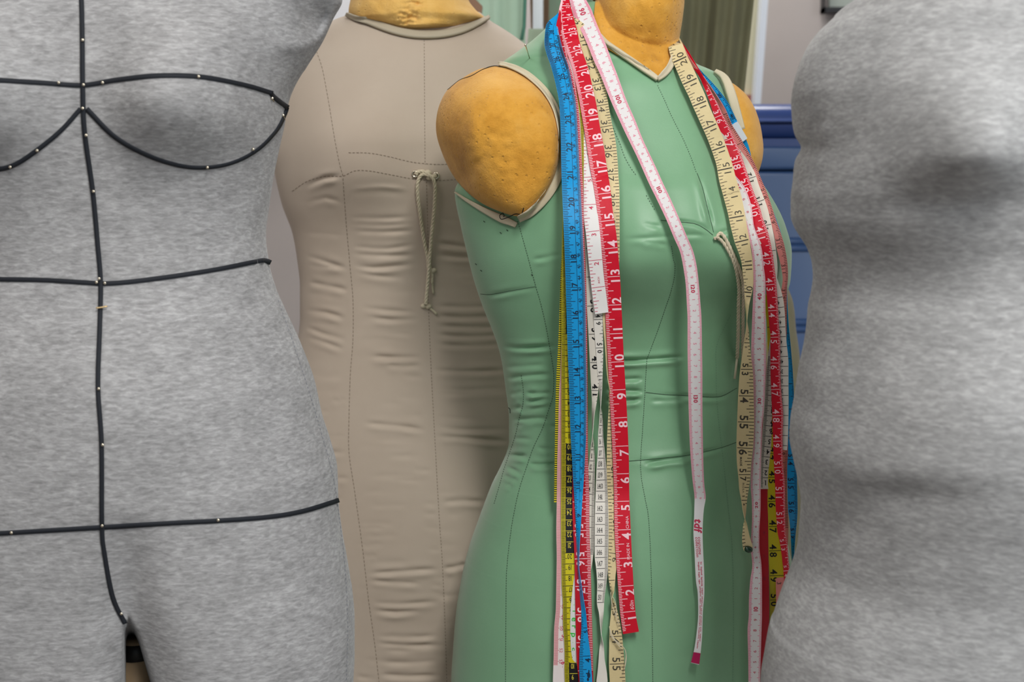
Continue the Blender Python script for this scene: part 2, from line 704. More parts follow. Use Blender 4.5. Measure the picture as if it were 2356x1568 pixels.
def stand(root, x, y, ztop, mat_pole, r=0.016):
    """Floor stand of a dress form: pole, collar, tripod feet."""
    m = MB()
    tube(m, [(x, y, 0.12), (x, y, ztop)], r, 0, 20)
    m.build('stand_pole', mat_pole, root)
    m = MB()
    tube(m, [(x, y, 0.09), (x, y, 0.20)], r * 1.8, 0, 20)
    m.build('stand_hub', M['castiron'], root)
    for k in range(3):
        a = math.radians(90 + 120 * k)
        m = MB()
        p = [(x + math.cos(a) * t * 0.26, y + math.sin(a) * t * 0.26, 0.14 * (1 - t) ** 1.3 + 0.014) for t in np.linspace(0, 1, 10)]
        tube(m, p, np.linspace(0.016, 0.011, 10), 0, 10)
        m.build('stand_foot', M['castiron'], root)


def pin_heads(root, bodies, pts, material, r_px=3.6, name='pin'):
    for x, y in pts:
        h = hit_any(bodies, x, y)
        if h is None:
            continue
        p = toward(h[0], 0.0028)
        r = r_px * p[1] / FPX
        m = MB()
        t = [p + np.array([0, 0.012 * (1 - k), -0.003 * (1 - k)]) for k in (0.0, 0.5, 0.9)]
        tube(m, t, r * 0.3, 0, 6)
        a = np.linspace(0, math.pi, 7)
        tube(m, [p + np.array([0, -r * 0.5 * math.cos(u), 0]) for u in a], r * np.sin(a) + 1e-5, 0, 10)
        m.build(name, material, root)


# ------------------------------------------------------------------ room
def plane_obj(name, pts, m, th=0.0):
    b = MB()
    b.quad(*pts)
    o = b.build(name, m, None, smooth=False)
    return tag(o, kind='structure')


X0, X1, YB, YF, ZC = -2.3, 2.3, 3.3, -3.0, 2.75
m = mat('mauve grey wall paint', (176, 168, 165), rough=0.85, spec=0.2)
noise_color(m, [(171, 163, 160), (180, 172, 169)], nscale=3, detail=3)
M['wall'] = m
m = mat('grey vinyl floor', (120, 112, 104), rough=0.6)
noise_color(m, [(108, 101, 94), (132, 124, 116)], nscale=20, detail=6)
M['floor'] = m
M['ceiling'] = mat('white ceiling tile', (225, 224, 220), rough=0.9)
for name, bb, mm in (('floor', (X0, X1, YF, YB, -0.08, 0.0), 'floor'), ('ceiling', (X0, X1, YF, YB, ZC, ZC + 0.08), 'ceiling'),
                     ('wall_back', (X0, X1, YB, YB + 0.1, 0, ZC), 'wall'), ('wall_left', (X0 - 0.1, X0, YF, YB, 0, ZC), 'wall'),
                     ('wall_right', (X1, X1 + 0.1, YF, YB, 0, ZC), 'wall')):
    b = MB()
    box(b, *bb)
    tag(b.build(name, M[mm], None, smooth=False), kind='structure')
b = MB()
box(b, X0, X1, YB - 0.015, YB, 0, 0.1)
tag(b.build('baseboard_back', mat('white gloss trim', (214, 214, 210), rough=0.4), None, smooth=False), kind='structure')


def ceiling_light(x, y, sx, sy, power, label):
    t = thing('ceiling_light', label, 'ceiling light', (x, y, ZC - 0.07), 'fluorescent ceiling lights')
    h = MB()
    box(h, x - sx / 2, x + sx / 2, y - sy / 2, y + sy / 2, ZC - 0.06, ZC - 0.001)
    h.build('housing', M['ceiling'], t, smooth=False)
    e = bpy.data.materials.new('lamp diffuser')
    e.use_nodes = True
    bs = e.node_tree.nodes['Principled BSDF']
    bs.inputs['Emission Color'].default_value = (1, 0.97, 0.92, 1)
    bs.inputs['Emission Strength'].default_value = 3.0
    d = MB()
    box(d, x - sx / 2 + 0.02, x + sx / 2 - 0.02, y - sy / 2 + 0.02, y + sy / 2 - 0.02, ZC - 0.07, ZC - 0.058)
    d.build('diffuser', e, t, smooth=False)
    lo = area_light('lamp', (0, 0, -0.02), (0, 0, 0), sx, sy, power, (1.0, 0.982, 0.955))
    lo.parent = t


ceiling_light(-1.0, 0.3, 0.6, 1.2, 4, 'white fluorescent ceiling light above the left grey form')
ceiling_light(0.40, -0.5, 0.3, 1.2, 48, 'white fluorescent ceiling light above the right grey form')
ceiling_light(0.1, 2.75, 1.2, 0.5, 19, 'white fluorescent ceiling light nearest the back wall')

# unseen window added to the right wall for cool fill from the right front
WY0, WY1, WZ0, WZ1 = -2.7, -0.7, 1.0, 2.5
b = MB()
for q in ((WY0, WY1, WZ0 - .06, WZ0), (WY0, WY1, WZ1, WZ1 + .06), (WY0 - .06, WY0, WZ0 - .06, WZ1 + .06), (WY1, WY1 + .06, WZ0 - .06, WZ1 + .06), ((WY0 + WY1) / 2 - .02, (WY0 + WY1) / 2 + .02, WZ0, WZ1)):
    box(b, X1 - .05, X1 - .005, q[0], q[1], q[2], q[3])
wf = tag(b.build('fill_window_1', M['ceiling'], None, smooth=False), kind='structure')
e = bpy.data.materials.new('glowing fill pane')
e.use_nodes = True
e.node_tree.nodes['Principled BSDF'].inputs['Emission Color'].default_value = (.85, .93, 1, 1)
e.node_tree.nodes['Principled BSDF'].inputs['Emission Strength'].default_value = 1.5
b = MB()
box(b, X1 - .012, X1 - .006, WY0, WY1, WZ0, WZ1)
b.build('pane', e, wf, smooth=False)
WIN_POWER = 45
area_light('window_fill', (X1 - .06, (WY0 + WY1) / 2, (WZ0 + WZ1) / 2), (0, math.radians(90), 0), WZ1 - WZ0, WY1 - WY0, WIN_POWER, (.88, .95, 1.0))

# ------------------------------------------------------------------ left grey dress form
def mirror(rows, c):
    return [(y, 2 * c - r, r, df, db) for y, r, df, db in rows]


GR = [(-190, 300, .02, .03), (-175, 420, .045, .05), (-140, 600, .06, .06), (-90, 735, .072, .07), (-40, 785, .082, .075), (0, 788, .088, .08), (41, 768, .093, .083), (93, 744, .097, .086), (148, 709, .100, .088), (200, 678, .102, .09), (234, 665, .103, .09),
      (293, 654, .103, .09), (337, 644, .102, .09), (406, 630, .099, .09), (472, 620, .096, .088), (540, 612, .094, .086), (603, 619, .094, .086), (661, 635, .096, .09),
      (714, 658, .100, .096), (772, 685, .106, .104), (818, 704, .110, .112), (871, 723, .114, .120), (955, 742, .117, .13), (1017, 762, .118, .136), (1074, 776, .118, .14),
      (1151, 779, .115, .14), (1212, 786, .112, .138), (1284, 799, .109, .135), (1357, 810, .107, .13), (1429, 816, .106, .125), (1501, 816, .106, .12), (1568, 813, .106, .115), (1760, 800, .105, .11), (1800, 790, .09, .10)]


def cg(y):
    return np.interp(y, [0, 200, 600, 700, 1200, 1800], [187, 190, 228, 232, 236, 300])


rows = [(y, 2 * cg(y) - r, r, df, db) for y, r, df, db in GR]
AL = (0, -1, 0.0)


def groove_left(V, fw):
    qx, qy = PX(V)
    xc = np.interp(qy, [1400, 1568, 1800], [293, 318, 340])
    hw = np.interp(qy, [1425, 1450, 1568, 1800], [3, 11, 26, 40])
    u = np.abs(qx - xc) / hw
    dep = np.interp(qy, [1415, 1440, 1475, 1568], [0, .02, .14, .19]) * np.exp(-u ** 4)
    # the two thighs round into the gap
    soft = np.interp(qy, [1180, 1440, 1568], [0, .022, .034]) * np.exp(-((qx - xc) / np.interp(qy, [1180, 1568], [40, 75])) ** 2)
    d = V - CO
    d /= np.linalg.norm(d, axis=-1)[..., None]
    return V + ((dep + soft) * fw)[..., None] * d


grey_l = Body(rows, 1.13, nz=360, nfront=420, nback=50, n=2.2, bumps=[
    (440, 195, 165, 150, 150, .040, (0, -1, -.1), 2.2), (-75, 195, 165, 150, 150, .040, (0, -1, -.1), 2.2),
    (470, 265, 160, 80, 95, .012, AL, 2.4), (-95, 265, 160, 80, 95, .012, AL, 2.4),
    (232, 900, 260, 190, 260, .012), (730, 45, 38, 50, 42, -.020), (700, 110, 60, 18, 20, .006),
    (560, 1420, 240, 260, 300, .012), (-60, 1420, 240, 260, 300, .012)],
    wrinkles=[([(690, 15), (715, 60), (745, 95)], .004, 9), ([(705, 130), (725, 105), (748, 98)], .003, 6), ([(680, 60), (705, 75), (735, 80)], .002, 7)],
    extra=groove_left)
root = thing('dress_form', 'light grey jersey dress form with black style tapes pinned across it, at the left edge', 'dress form', (PT(230, 800, 1.13)[0], 1.13, 0))
stitches(grey_l.mb, [grey_l], [(640, 690), (672, 780), (705, 880), (735, 980), (765, 1090), (782, 1200), (795, 1320), (800, 1440), (797, 1568)], 1, 5, 5, 1.6)
grey_l.mb.build('torso', [M['jersey_left'], M['thread_grey']], root)
TAPES_L = [
    [(184, -60), (188, 0), (190, 95), (191, 195), (195, 300), (214, 440), (225, 560), (232, 650), (230, 750), (226, 890), (234, 1020), (235, 1210), (240, 1270), (258, 1370), (287, 1432)],
    [(-60, 183), (0, 185), (100, 191), (191, 196), (270, 184), (360, 175), (460, 177), (560, 195), (626, 214)],
    [(621, 213), (627, 221), (643, 234), (661, 247)],
    [(200, 250), (262, 312), (330, 352), (400, 377), (462, 385), (530, 375), (590, 345), (635, 300), (655, 262), (660, 246)],
    [(186, 250), (140, 300), (85, 345), (30, 380), (-20, 389), (-80, 380)],
    [(-60, 640), (0, 642), (100, 644), (200, 650), (240, 652), (300, 648), (400, 635), (500, 619), (590, 601), (608, 599), (621, 604)],
    [(-60, 1228), (0, 1226), (100, 1220), (234, 1212), (400, 1202), (500, 1197), (620, 1188), (700, 1174), (778, 1150)]]
for k, p in enumerate(TAPES_L):
    b = MB()
    surf_strip(b, [grey_l], p, 10.5, 0, off=0.0003 + 0.0004 * (k == 0), th=0.0006, widths=([11, 8, 6] if k == 3 else None))
    b.build('style_tape', M['black_tape'], root)
pin_heads(root, [grey_l], [(190, 92), (135, 190), (192, 195), (236, 190), (457, 176), (626, 226), (190, 249), (198, 311), (215, 440), (85, 346), (23, 384),
                           (228, 641), (222, 649), (241, 651), (651, 265), (477, 385), (582, 343), (227, 894), (236, 1023), (235, 1209), (502, 1196), (26, 1225), (279, 1411)], M['steel'])
b = MB()
p = [toward(grey_l.hit(x, y)[0], 0.003) for x, y in spline([(221, 708), (232, 707), (247, 704)], 4)]
tube(b, p, 0.0006, 0, 8)
tag(b.build('pin', M['brass'], root), 'brass pin stuck sideways through the style tape')
b = MB()
q = PT(312, 1480, 1.10)
tube(b, [(q[0], 1.10, 0.10), (q[0], 1.10, PT(312, 1470, 1.10)[2])], 0.0115, 0, 24)
tube(b, [(q[0], 1.10, PT(312, 1512, 1.10)[2]), (q[0], 1.10, PT(312, 1475, 1.10)[2])], 0.0122, 1, 24)
b.build('stand_pole', [M['brown_metal'], M['black_metal']], root)
b = MB()
tube(b, [(q[0] - 0.010, 1.082, 0.10), (q[0] - 0.010, 1.082, PT(305, 1450, 1.09)[2])], 0.006, 0, 16)
b.build('height_rod', M['black_metal'], root)
for k in range(3):
    a = math.radians(90 + 120 * k)
    b = MB()
    tube(b, [(q[0] + math.cos(a) * t * 0.26, 1.10 + math.sin(a) * t * 0.26, 0.14 * (1 - t) ** 1.3 + 0.014) for t in np.linspace(0, 1, 10)], np.linspace(0.016, 0.011, 10), 0, 10)
    b.build('stand_foot', M['castiron'], root)

# ------------------------------------------------------------------ right grey dress form
R_ = [(-200, 2150, .02, .03), (-180, 2090, .06, .06), (-120, 2030, .10, .09), (-60, 1995, .118, .10), (0, 1972, .128, .105), (21, 1941, .131, .107), (52, 1907, .135, .11), (79, 1879, .138, .11), (114, 1855, .141, .112), (152, 1838, .145, .114), (193, 1826, .149, .116), (234, 1820, .152, .118),
      (275, 1822, .155, .12), (332, 1829, .158, .12), (413, 1824, .156, .12), (458, 1819, .154, .12), (495, 1819, .152, .12), (520, 1826, .15, .118), (540, 1838, .149, .117), (571, 1857, .147, .115),
      (607, 1868, .146, .114), (636, 1870, .146, .113), (668, 1866, .147, .114), (700, 1859, .148, .115), (746, 1855, .15, .118), (793, 1848, .153, .122), (843, 1837, .156, .127),
      (911, 1827, .158, .133), (964, 1818, .159, .138), (1000, 1816, .16, .14), (1054, 1825, .159, .143), (1094, 1834, .158, .145), (1152, 1842, .155, .146), (1203, 1839, .153, .146),
      (1254, 1834, .15, .145), (1301, 1820, .148, .145), (1348, 1801, .147, .144), (1399, 1783, .146, .142), (1446, 1769, .145, .14), (1507, 1758, .144, .138), (1568, 1749, .143, .135), (1700, 1748, .14, .13), (1790, 1765, .12, .12)]
CR_ = 2395
rows = [(y, l, 2 * CR_ - l, df, db) for y, l, df, db in R_]


def notch(V, fw):
    """Crease where the padded shoulder meets the side of the chest."""
    qx, qy = PX(V)
    V = V.copy()
    V[..., 0] += 14 * .98 / FPX * np.exp(-((qy - 340) / 20) ** 2) * np.exp(-(np.maximum(qx - 1826, 0) / 55) ** 2)
    return V


grey_r = Body(rows, 0.98, nz=360, nfront=300, nback=50, n=2.15, bumps=[
    (2190, 330, 155, 190, 100, .040, (0, -1, -.1), 2.3), (2610, 330, 155, 190, 100, .040, (0, -1, -.1), 2.3),
    (2250, 960, 330, 190, 210, .014), (2060, 1145, 150, 45, 60, -.006), (2040, 650, 130, 60, 60, -.004), (1990, 430, 90, 90, 60, .006)],
    wrinkles=[([(1825, 350), (1845, 325), (1866, 296), (1900, 255)], .008, 12), ([(1990, 480), (2120, 465), (2240, 462), (2356, 440)], .003, 26)], extra=notch)
root = thing('dress_form', 'plain full-busted pale grey jersey dress form without tapes, at the right edge', 'dress form', (PT(CR_, 800, .98)[0], .98, 0))
grey_r.mb.build('torso', [M['jersey_right']], root)
stand(root, root.location.x, .98, PT(2300, 1700, .98)[2] - 0.02, M['black_metal'])

# ------------------------------------------------------------------ beige dress form
B_ = [(30, 815, 1106, .035, .05), (48, 765, 1128, .052, .06), (62, 735, 1150, .06, .065), (76, 712, 1172, .066, .067), (102, 688, 1208, .076, .07), (150, 650, 1272, .09, .078), (250, 622, 1318, .108, .09), (340, 622, 1325, .118, .095), (396, 632, 1318, .118, .098), (470, 649, 1300, .112, .098), (537, 673, 1280, .106, .096),
      (600, 684, 1272, .101, .094), (660, 690, 1270, .099, .094), (732, 690, 1272, .100, .096), (800, 682, 1282, .103, .102), (900, 662, 1312, .110, .112), (1000, 636, 1345, .116, .122), (1100, 615, 1380, .12, .13), (1250, 596, 1420, .123, .136), (1400, 588, 1440, .122, .138), (1568, 590, 1450, .12, .135), (1720, 600, 1450, .118, .13), (1740, 620, 1440, .10, .12)]
BW = []
for p, a in [
    ([(806, 530), (880, 533), (965, 529)], 1), ([(806, 566), (890, 572), (965, 560)], 1), ([(806, 583), (900, 588), (962, 584)], 1), ([(808, 608), (860, 616), (960, 606)], 1.5), ([(808, 624), (870, 634), (940, 640)], .7),
    ([(826, 706), (890, 714), (965, 718)], .9), ([(840, 728), (900, 735), (968, 732)], .9), ([(840, 818), (900, 822), (975, 821)], 1.2), ([(880, 838), (930, 842), (975, 840)], .7), ([(920, 862), (950, 866), (980, 865)], .8),
    ([(992, 556), (1060, 566), (1120, 572)], 1.5), ([(990, 584), (1060, 590), (1130, 592)], 1.2), ([(992, 703), (1060, 706), (1140, 704)], .9), ([(992, 724), (1060, 730), (1160, 726)], 1.1), ([(992, 748), (1080, 752), (1170, 752)], .9), ([(992, 768), (1080, 774), (1170, 768)], 1.2), ([(992, 790), (1080, 795), (1170, 790)], .8),
    ([(988, 850), (1060, 854), (1180, 852)], 1.4), ([(990, 893), (1080, 896), (1190, 890)], .6), ([(992, 905), (1080, 905), (1190, 898)], .5), ([(830, 972), (920, 980), (985, 990)], 1.1), ([(990, 978), (1060, 988), (1190, 986)], .8), ([(995, 1003), (1080, 1007), (1190, 1018)], 1.6),
    ([(700, 586), (750, 602), (806, 620)], 1.1), ([(700, 606), (750, 614), (800, 612)], .6), ([(704, 648), (750, 656), (806, 668)], 1.2), ([(700, 712), (750, 719), (800, 733)], 1.2), ([(696, 748), (740, 766), (800, 782)], 1.0), ([(700, 770), (750, 788), (800, 806)], .9), ([(760, 918), (780, 922), (800, 914)], .8), ([(720, 1035), (770, 1040), (802, 1040)], .7), ([(735, 1096), (770, 1100), (806, 1098)], .7),
    ([(950, 1079), (975, 1082), (995, 1079)], 1.0), ([(1013, 1156), (1060, 1152), (1130, 1154)], 1.2), ([(970, 1157), (990, 1159), (1006, 1157)], .6), ([(970, 1180), (990, 1182), (1008, 1180)], .7), ([(975, 1212), (995, 1213), (1010, 1211)], .6), ([(982, 1262), (1000, 1264), (1014, 1262)], .6), ([(835, 1258), (848, 1258), (862, 1254)], .6), ([(836, 1276), (850, 1278), (868, 1276)], .7),
    ([(842, 1320), (930, 1313), (1016, 1308)], 1.4), ([(1018, 1308), (1045, 1304), (1080, 1296)], 1.6), ([(842, 1334), (900, 1338), (975, 1342)], 1.0), ([(990, 1345), (1005, 1346), (1016, 1344)], .8), ([(990, 1362), (1005, 1362), (1018, 1360)], .7), ([(850, 1384), (920, 1389), (1018, 1382)], 1.0), ([(852, 1402), (910, 1408), (975, 1401)], 1.5),
    ([(862, 1462), (940, 1466), (1016, 1460)], .9), ([(862, 1478), (940, 1484), (1020, 1482)], 1.5), ([(866, 1492), (930, 1496), (1010, 1492)], .7), ([(866, 1522), (940, 1524), (1016, 1518)], .8), ([(868, 1550), (950, 1555), (1022, 1552)], 1.6), ([(815, 1554), (840, 1558), (866, 1560)], 1.6), ([(1022, 1552), (1040, 1554), (1060, 1552)], 1.2),
    ([(700, 432), (745, 410), (790, 404)], 2.0), ([(800, 436), (880, 430), (950, 438)], -.7), ([(700, 470), (750, 455), (795, 470)], .6), ([(800, 500), (880, 502), (960, 498)], .7), ([(800, 515), (880, 518), (962, 512)], .6)]:
    BW.append((p, 0.0021 * a * (0.35 if p[-1][0] - p[0][0] < 62 else 1.0), 5.5))
_r = np.random.default_rng(21)
for _ in range(110):
    x0, x1 = [(698, 800), (812, 980), (990, 1170)][_r.integers(0, 3)]
    y = _r.uniform(505, 1560)
    c, l = _r.uniform(x0 + 20, x1 - 20), _r.uniform(25, 75)
    a, b_ = max(x0, c - l), min(x1, c + l)
    k = _r.uniform(-.05, .06) + (.1 if x0 == 698 and y < 850 else 0)
    BW.append(([(a, y - k * (c - a)), ((a + b_) / 2, y + _r.uniform(-2, 2)), (b_, y + k * (b_ - c))], .00105 * _r.uniform(.15, .5), _r.uniform(5, 8)))
beige = Body(B_, 1.66, nz=760, nfront=300, nback=40, n=2.2, bumps=[
    (810, 360, 130, 150, 120, .026, (0, -1, 0), 2.2), (1160, 360, 130, 150, 120, .026, (0, -1, 0), 2.2), (980, 1250, 230, 260, 250, .010)], wrinkles=BW)
root = thing('dress_form', 'beige cotton dress form with round neckline and cord tie, second from the left', 'dress form', (PT(975, 800, 1.66)[0], 1.66, 0))
SB = [[(976, 92), (977, 240), (978, 378)], [(981, 410), (985, 560), (986, 700), (992, 850), (1000, 1000), (1010, 1180), (1018, 1300), (1024, 1440), (1028, 1568)],
      [(728, 118), (742, 160), (757, 240), (770, 320), (782, 380), (789, 404)], [(789, 410), (797, 520), (806, 620), (812, 690), (812, 780), (806, 860), (803, 960), (803, 1040), (816, 1130), (834, 1260), (848, 1380), (862, 1480), (872, 1568)],
      [(802, 351), (850, 352), (895, 360), (940, 371), (975, 376), (1016, 378), (1060, 374)], [(672, 440), (705, 418), (746, 406), (788, 405), (815, 393), (850, 393), (900, 402), (955, 412), (1010, 415), (1060, 412)]]
for k, p in enumerate(SB):
    stitches(beige.mb, [beige], p, 1, 5.5 if k > 1 else 4, 3.5, 1.25)
beige.mb.build('torso', [M['beige'], M['thread_beige']], root)
# foam neck
NB = [(-170, 842, 1060, .05, .05), (-120, 826, 1066, .062, .06), (-40, 810, 1070, .066, .064), (0, 806, 1078, .068, .066), (25, 802, 1096, .071, .066), (45, 808, 1116, .073, .066), (60, 850, 1090, .070, .06), (72, 900, 1060, .07, .06), (82, 950, 1000, .05, .06)]


def neck_front(V, fw):
    """Keep the foam just proud of the cover inside the neckline."""
    qx, qy = PX(V)
    return V


def pit(V, fw):
    qx, qy = PX(V)
    V = V.copy()
    n = soft_noise(qx, qy, 8, (8, 22)) * .7
    d = np.exp(-(((qx - 938) / 26) ** 2 + ((qy - 38) / 20) ** 2) ** 1.5) + .8 * np.exp(-(((qx - 955) / 20) ** 2 + ((qy - 8) / 5) ** 2)) + .7 * np.exp(-(((qx - 925) / 22) ** 2 + ((qy - 60) / 8) ** 2))
    V[..., 1] += fw * (d * (.004 + .0035 * n) + .0006 * soft_noise(qx, qy, 9, (14, 50)))
    return V


nb = Body(NB, 1.645, nz=240, nfront=260, nback=30, n=2.1, extra=pit)
nb.mb.build('neck', M['foam_pale'], root)
b = MB()
surf_strip(b, [nb, beige], [(800, 30), (835, 46), (870, 62), (915, 77), (960, 84), (1010, 84), (1055, 76), (1095, 60), (1122, 46)], 15, 0, off=0.003, th=0.0022, widths=[8, 14, 15, 15, 16, 15, 14, 13, 7], ncross=5)
b.build('neckline_binding', M['beige_binding'], root)
for x, y in ((955, 400), (1003, 404)):
    h = beige.hit(x, y)[0]
    b = MB()
    a = np.linspace(0, 2 * math.pi, 25)
    r = 6.2 * 1.54 / FPX
    tube(b, [toward(h, 0.0015) + np.array([math.cos(u) * r, 0, math.sin(u) * r]) for u in a], r * 0.38, 0, 10, caps=False)
    b.build('eyelet', M['steel'], root)
cb = MB()
CORD = 4.3
surf_tube(cb, [beige], [(956, 401), (962, 395), (972, 394), (982, 399), (988, 404), (998, 405), (1004, 403)], CORD, 0, .6, braid=.05)
surf_tube(cb, [beige], [(984, 402), (972, 401), (964, 410), (960, 428), (962, 460), (969, 510), (976, 555), (983, 590), (986, 620)], CORD, 0, .8, braid=.05)
surf_tube(cb, [beige], [(984, 402), (992, 406), (999, 418), (1001, 440), (998, 490), (992, 550), (988, 600), (984, 650), (979, 700)], CORD, 0, 1.6, braid=.05)
surf_tube(cb, [beige], [(986, 600), (992, 622), (994, 636), (993, 652)], 3.6, 0, .5, braid=.05)
for x, y, r in ((984, 398, 7.5), (988, 408, 6.5), (997, 621, 6.0), (975, 703, 6.0), (986, 704, 6.5)):
    h = beige.hit(x, y)[0]
    rr = r * 1.54 / FPX
    a = np.linspace(0, math.pi, 9)
    tube(cb, [h + np.array([0, -rr * 0.6, 0]) + np.array([rr * math.cos(u) * 1.15, 0, 0.3 * rr * math.cos(u)]) for u in a], rr * np.sin(a) + 1e-5, 0, 12)
cd = cb.build('drawstring', M['cord'], root)
for p in ([(994, 648), (995, 662), (997, 675)], [(990, 709), (998, 716), (1005, 723)]):
    b = MB()
    surf_tube(b, [beige], p, 2.6, 0, .4)
    b.build('cord_tip', M['aglet'], cd)
stand(root, root.location.x, 1.66, PT(975, 1700, 1.66)[2] - 0.03, M['black_metal'])

# ------------------------------------------------------------------ green dress form
G_ = [(8, 1335, 1560, .02, .03), (25, 1300, 1552, .028, .045), (60, 1262, 1556, .038, .055), (100, 1216, 1568, .05, .062), (126, 1180, 1579, .058, .065), (140, 1160, 1592, .062, .068), (150, 1150, 1608, .064, .069), (160, 1140, 1632, .067, .07), (172, 1130, 1655, .07, .072), (200, 1120, 1672, .078, .076), (250, 1112, 1692, .088, .08), (330, 1095, 1706, .104, .088), (400, 1066, 1735, .115, .092), (440, 1046, 1760, .12, .094), (520, 1060, 1797, .122, .095),
      (580, 1074, 1812, .12, .094), (640, 1089, 1812, .114, .092), (700, 1109, 1796, .106, .09), (750, 1129, 1776, .100, .09), (790, 1144, 1762, .097, .09), (830, 1154, 1750, .096, .09), (900, 1164, 1742, .096, .092), (960, 1171, 1744, .098, .095), (1015, 1171, 1752, .102, .1), (1040, 1166, 1757, .104, .102), (1070, 1154, 1764, .107, .105),
      (1120, 1130, 1778, .111, .112), (1200, 1100, 1798, .116, .12), (1270, 1076, 1816, .12, .126), (1340, 1060, 1830, .122, .13), (1420, 1048, 1842, .123, .132), (1500, 1042, 1850, .123, .132), (1568, 1038, 1854, .122, .13), (1720, 1040, 1850, .12, .125), (1740, 1060, 1835, .10, .12)]
GW = []
for p, a in [
    ([(1388, 826), (1440, 829), (1490, 827), (1582, 820)], 2.0), ([(1388, 871), (1430, 873), (1484, 870)], 1.4), ([(1388, 896), (1430, 899), (1484, 900)], 1.8), ([(1388, 921), (1430, 923), (1480, 916)], 1.8), ([(1486, 903), (1530, 908), (1584, 911), (1640, 914), (1665, 910), (1696, 893)], 1.0), ([(1490, 922), (1540, 920), (1584, 918)], .9),
    ([(1447, 1061), (1475, 1059), (1530, 1054), (1587, 1047), (1630, 1037), (1660, 1030), (1694, 1018)], .9), ([(1476, 1072), (1500, 1064), (1560, 1056), (1590, 1055)], 1.6), 
    ([(1146, 795), (1190, 800), (1240, 798), (1290, 794)], 1.6), ([(1156, 872), (1190, 866), (1240, 862), (1275, 860)], 1.2), ([(1150, 845), (1200, 842), (1260, 838)], .7), ([(1168, 907), (1188, 904), (1204, 900)], 1.0), ([(1206, 905), (1240, 905), (1274, 904)], 1.3), ([(1204, 924), (1240, 920), (1272, 914)], 1.7), ([(1170, 940), (1188, 938), (1204, 936)], 1.2), ([(1204, 942), (1240, 936), (1278, 934)], .8),
    ([(1174, 966), (1195, 964), (1240, 962), (1270, 964)], 1.3), ([(1180, 985), (1192, 977), (1230, 970)], .8), ([(1172, 1012), (1185, 1008), (1230, 1010)], .9), ([(1152, 1050), (1180, 1047), (1220, 1050)], 1.8), ([(1230, 1028), (1250, 1032), (1290, 1031)], .9), ([(1214, 1068), (1245, 1069), (1290, 1067)], 1.6), ([(1160, 1070), (1180, 1080), (1204, 1092)], 1.2), ([(1156, 1090), (1176, 1100), (1194, 1104)], 1.0), ([(1152, 1106), (1168, 1114), (1180, 1116)], .8), ([(1260, 980), (1278, 982), (1292, 984)], 1.0),
    ([(1104, 677), (1130, 679), (1180, 669), (1233, 660)], .8), ([(1218, 599), (1250, 593), (1295, 583)], .7), ([(1426, 551), (1470, 548), (1520, 545), (1560, 541), (1610, 540), (1640, 543)], .7), ([(1520, 506), (1560, 510), (1598, 514), (1622, 526), (1640, 540)], 1.1), ([(1642, 541), (1662, 534), (1685, 526)], .7),
    ([(1604, 398), (1616, 430), (1626, 470), (1636, 510), (1642, 534)], 1.4), ([(1478, 512), (1500, 518), (1525, 521)], .5), ([(1470, 556), (1510, 558), (1538, 566)], .5)]:
    GW.append((p, 0.0021 * a * (1.5 if a >= 1.2 else 1.0), 5.0))
green = Body(G_, 1.40, nz=800, nfront=340, nback=40, n=2.2, bumps=[
    (1480, 575, 105, 150, 118, .026, (0, -1, 0), 2.2), (1720, 580, 95, 140, 105, .036, (.12, -1, 0), 2.2), (1600, 520, 60, 200, 120, .012),
    (1150, 330, 135, 170, 160, -.030), (1600, 1300, 170, 260, 250, .014), (1330, 1330, 170, 200, 250, .006)], wrinkles=GW)
groot = thing('dress_form', 'green dress form with yellow foam shoulder caps, draped with measuring tapes', 'dress form', (PT(1450, 800, 1.40)[0], 1.40, 0))
SG = [([(1513, 196), (1530, 232), (1544, 264), (1560, 296), (1574, 324), (1590, 362), (1602, 396)], 2.2, 3.2),
      ([(1191, 508), (1204, 553), (1217, 600), (1233, 660), (1243, 694), (1255, 745), (1265, 800), (1270, 830), (1274, 862), (1272, 910), (1261, 946), (1248, 985), (1227, 1029), (1211, 1075), (1196, 1120), (1184, 1172), (1175, 1225), (1166, 1308), (1164, 1399), (1163, 1568)], 3.2, 2.6),
      ([(1199, 863), (1204, 898), (1203, 930), (1195, 960), (1186, 999), (1174, 1036), (1160, 1077), (1151, 1109), (1136, 1160)], 2.8, 2.6),
      ([(1409, 288), (1416, 306), (1427, 332), (1437, 360), (1450, 384), (1463, 402)], 3, 3.5), ([(1487, 449), (1496, 465), (1506, 482)], 3, 4),
      ([(1545, 566), (1550, 600), (1553, 606), (1551, 641), (1541, 680), (1534, 700), (1513, 761), (1492, 817), (1488, 833), (1484, 901), (1479, 981), (1474, 1057), (1476, 1100), (1485, 1150), (1492, 1190), (1497, 1280), (1500, 1400), (1502, 1568)], 2.8, 2.4),
      ([(1681, 725), (1650, 792), (1648, 853), (1650, 930), (1658, 1006), (1667, 1083), (1676, 1170), (1684, 1250), (1688, 1400), (1686, 1568)], 3, 3)]
for k, (p, d, g) in enumerate(SG):
    stitches(green.mb, [green], p, 2 if k == 6 else 1, d, g, 1.25 if k != 6 else 1.1)
for p in ([(1105, 676), (1130, 677), (1180, 668), (1232, 659)], [(1520, 506), (1560, 510), (1598, 514), (1622, 526), (1640, 540)], [(1486, 902), (1530, 907), (1584, 910), (1640, 913), (1665, 909), (1696, 892)], [(1447, 1060), (1530, 1053), (1587, 1046), (1660, 1029), (1694, 1017)],
          [(1604, 398), (1616, 430), (1626, 470), (1636, 510), (1642, 534)]):
    stitches(green.mb, [green], p, 1, 5, 0, 1.0)
for x, y in ((1150, 534), (1112, 508), (1105, 621), (1222, 631), (1093, 606), (1165, 528)):
    stitches(green.mb, [green], [(x, y), (x + 4, y + 3)], 1, 6, 3, 1.8)
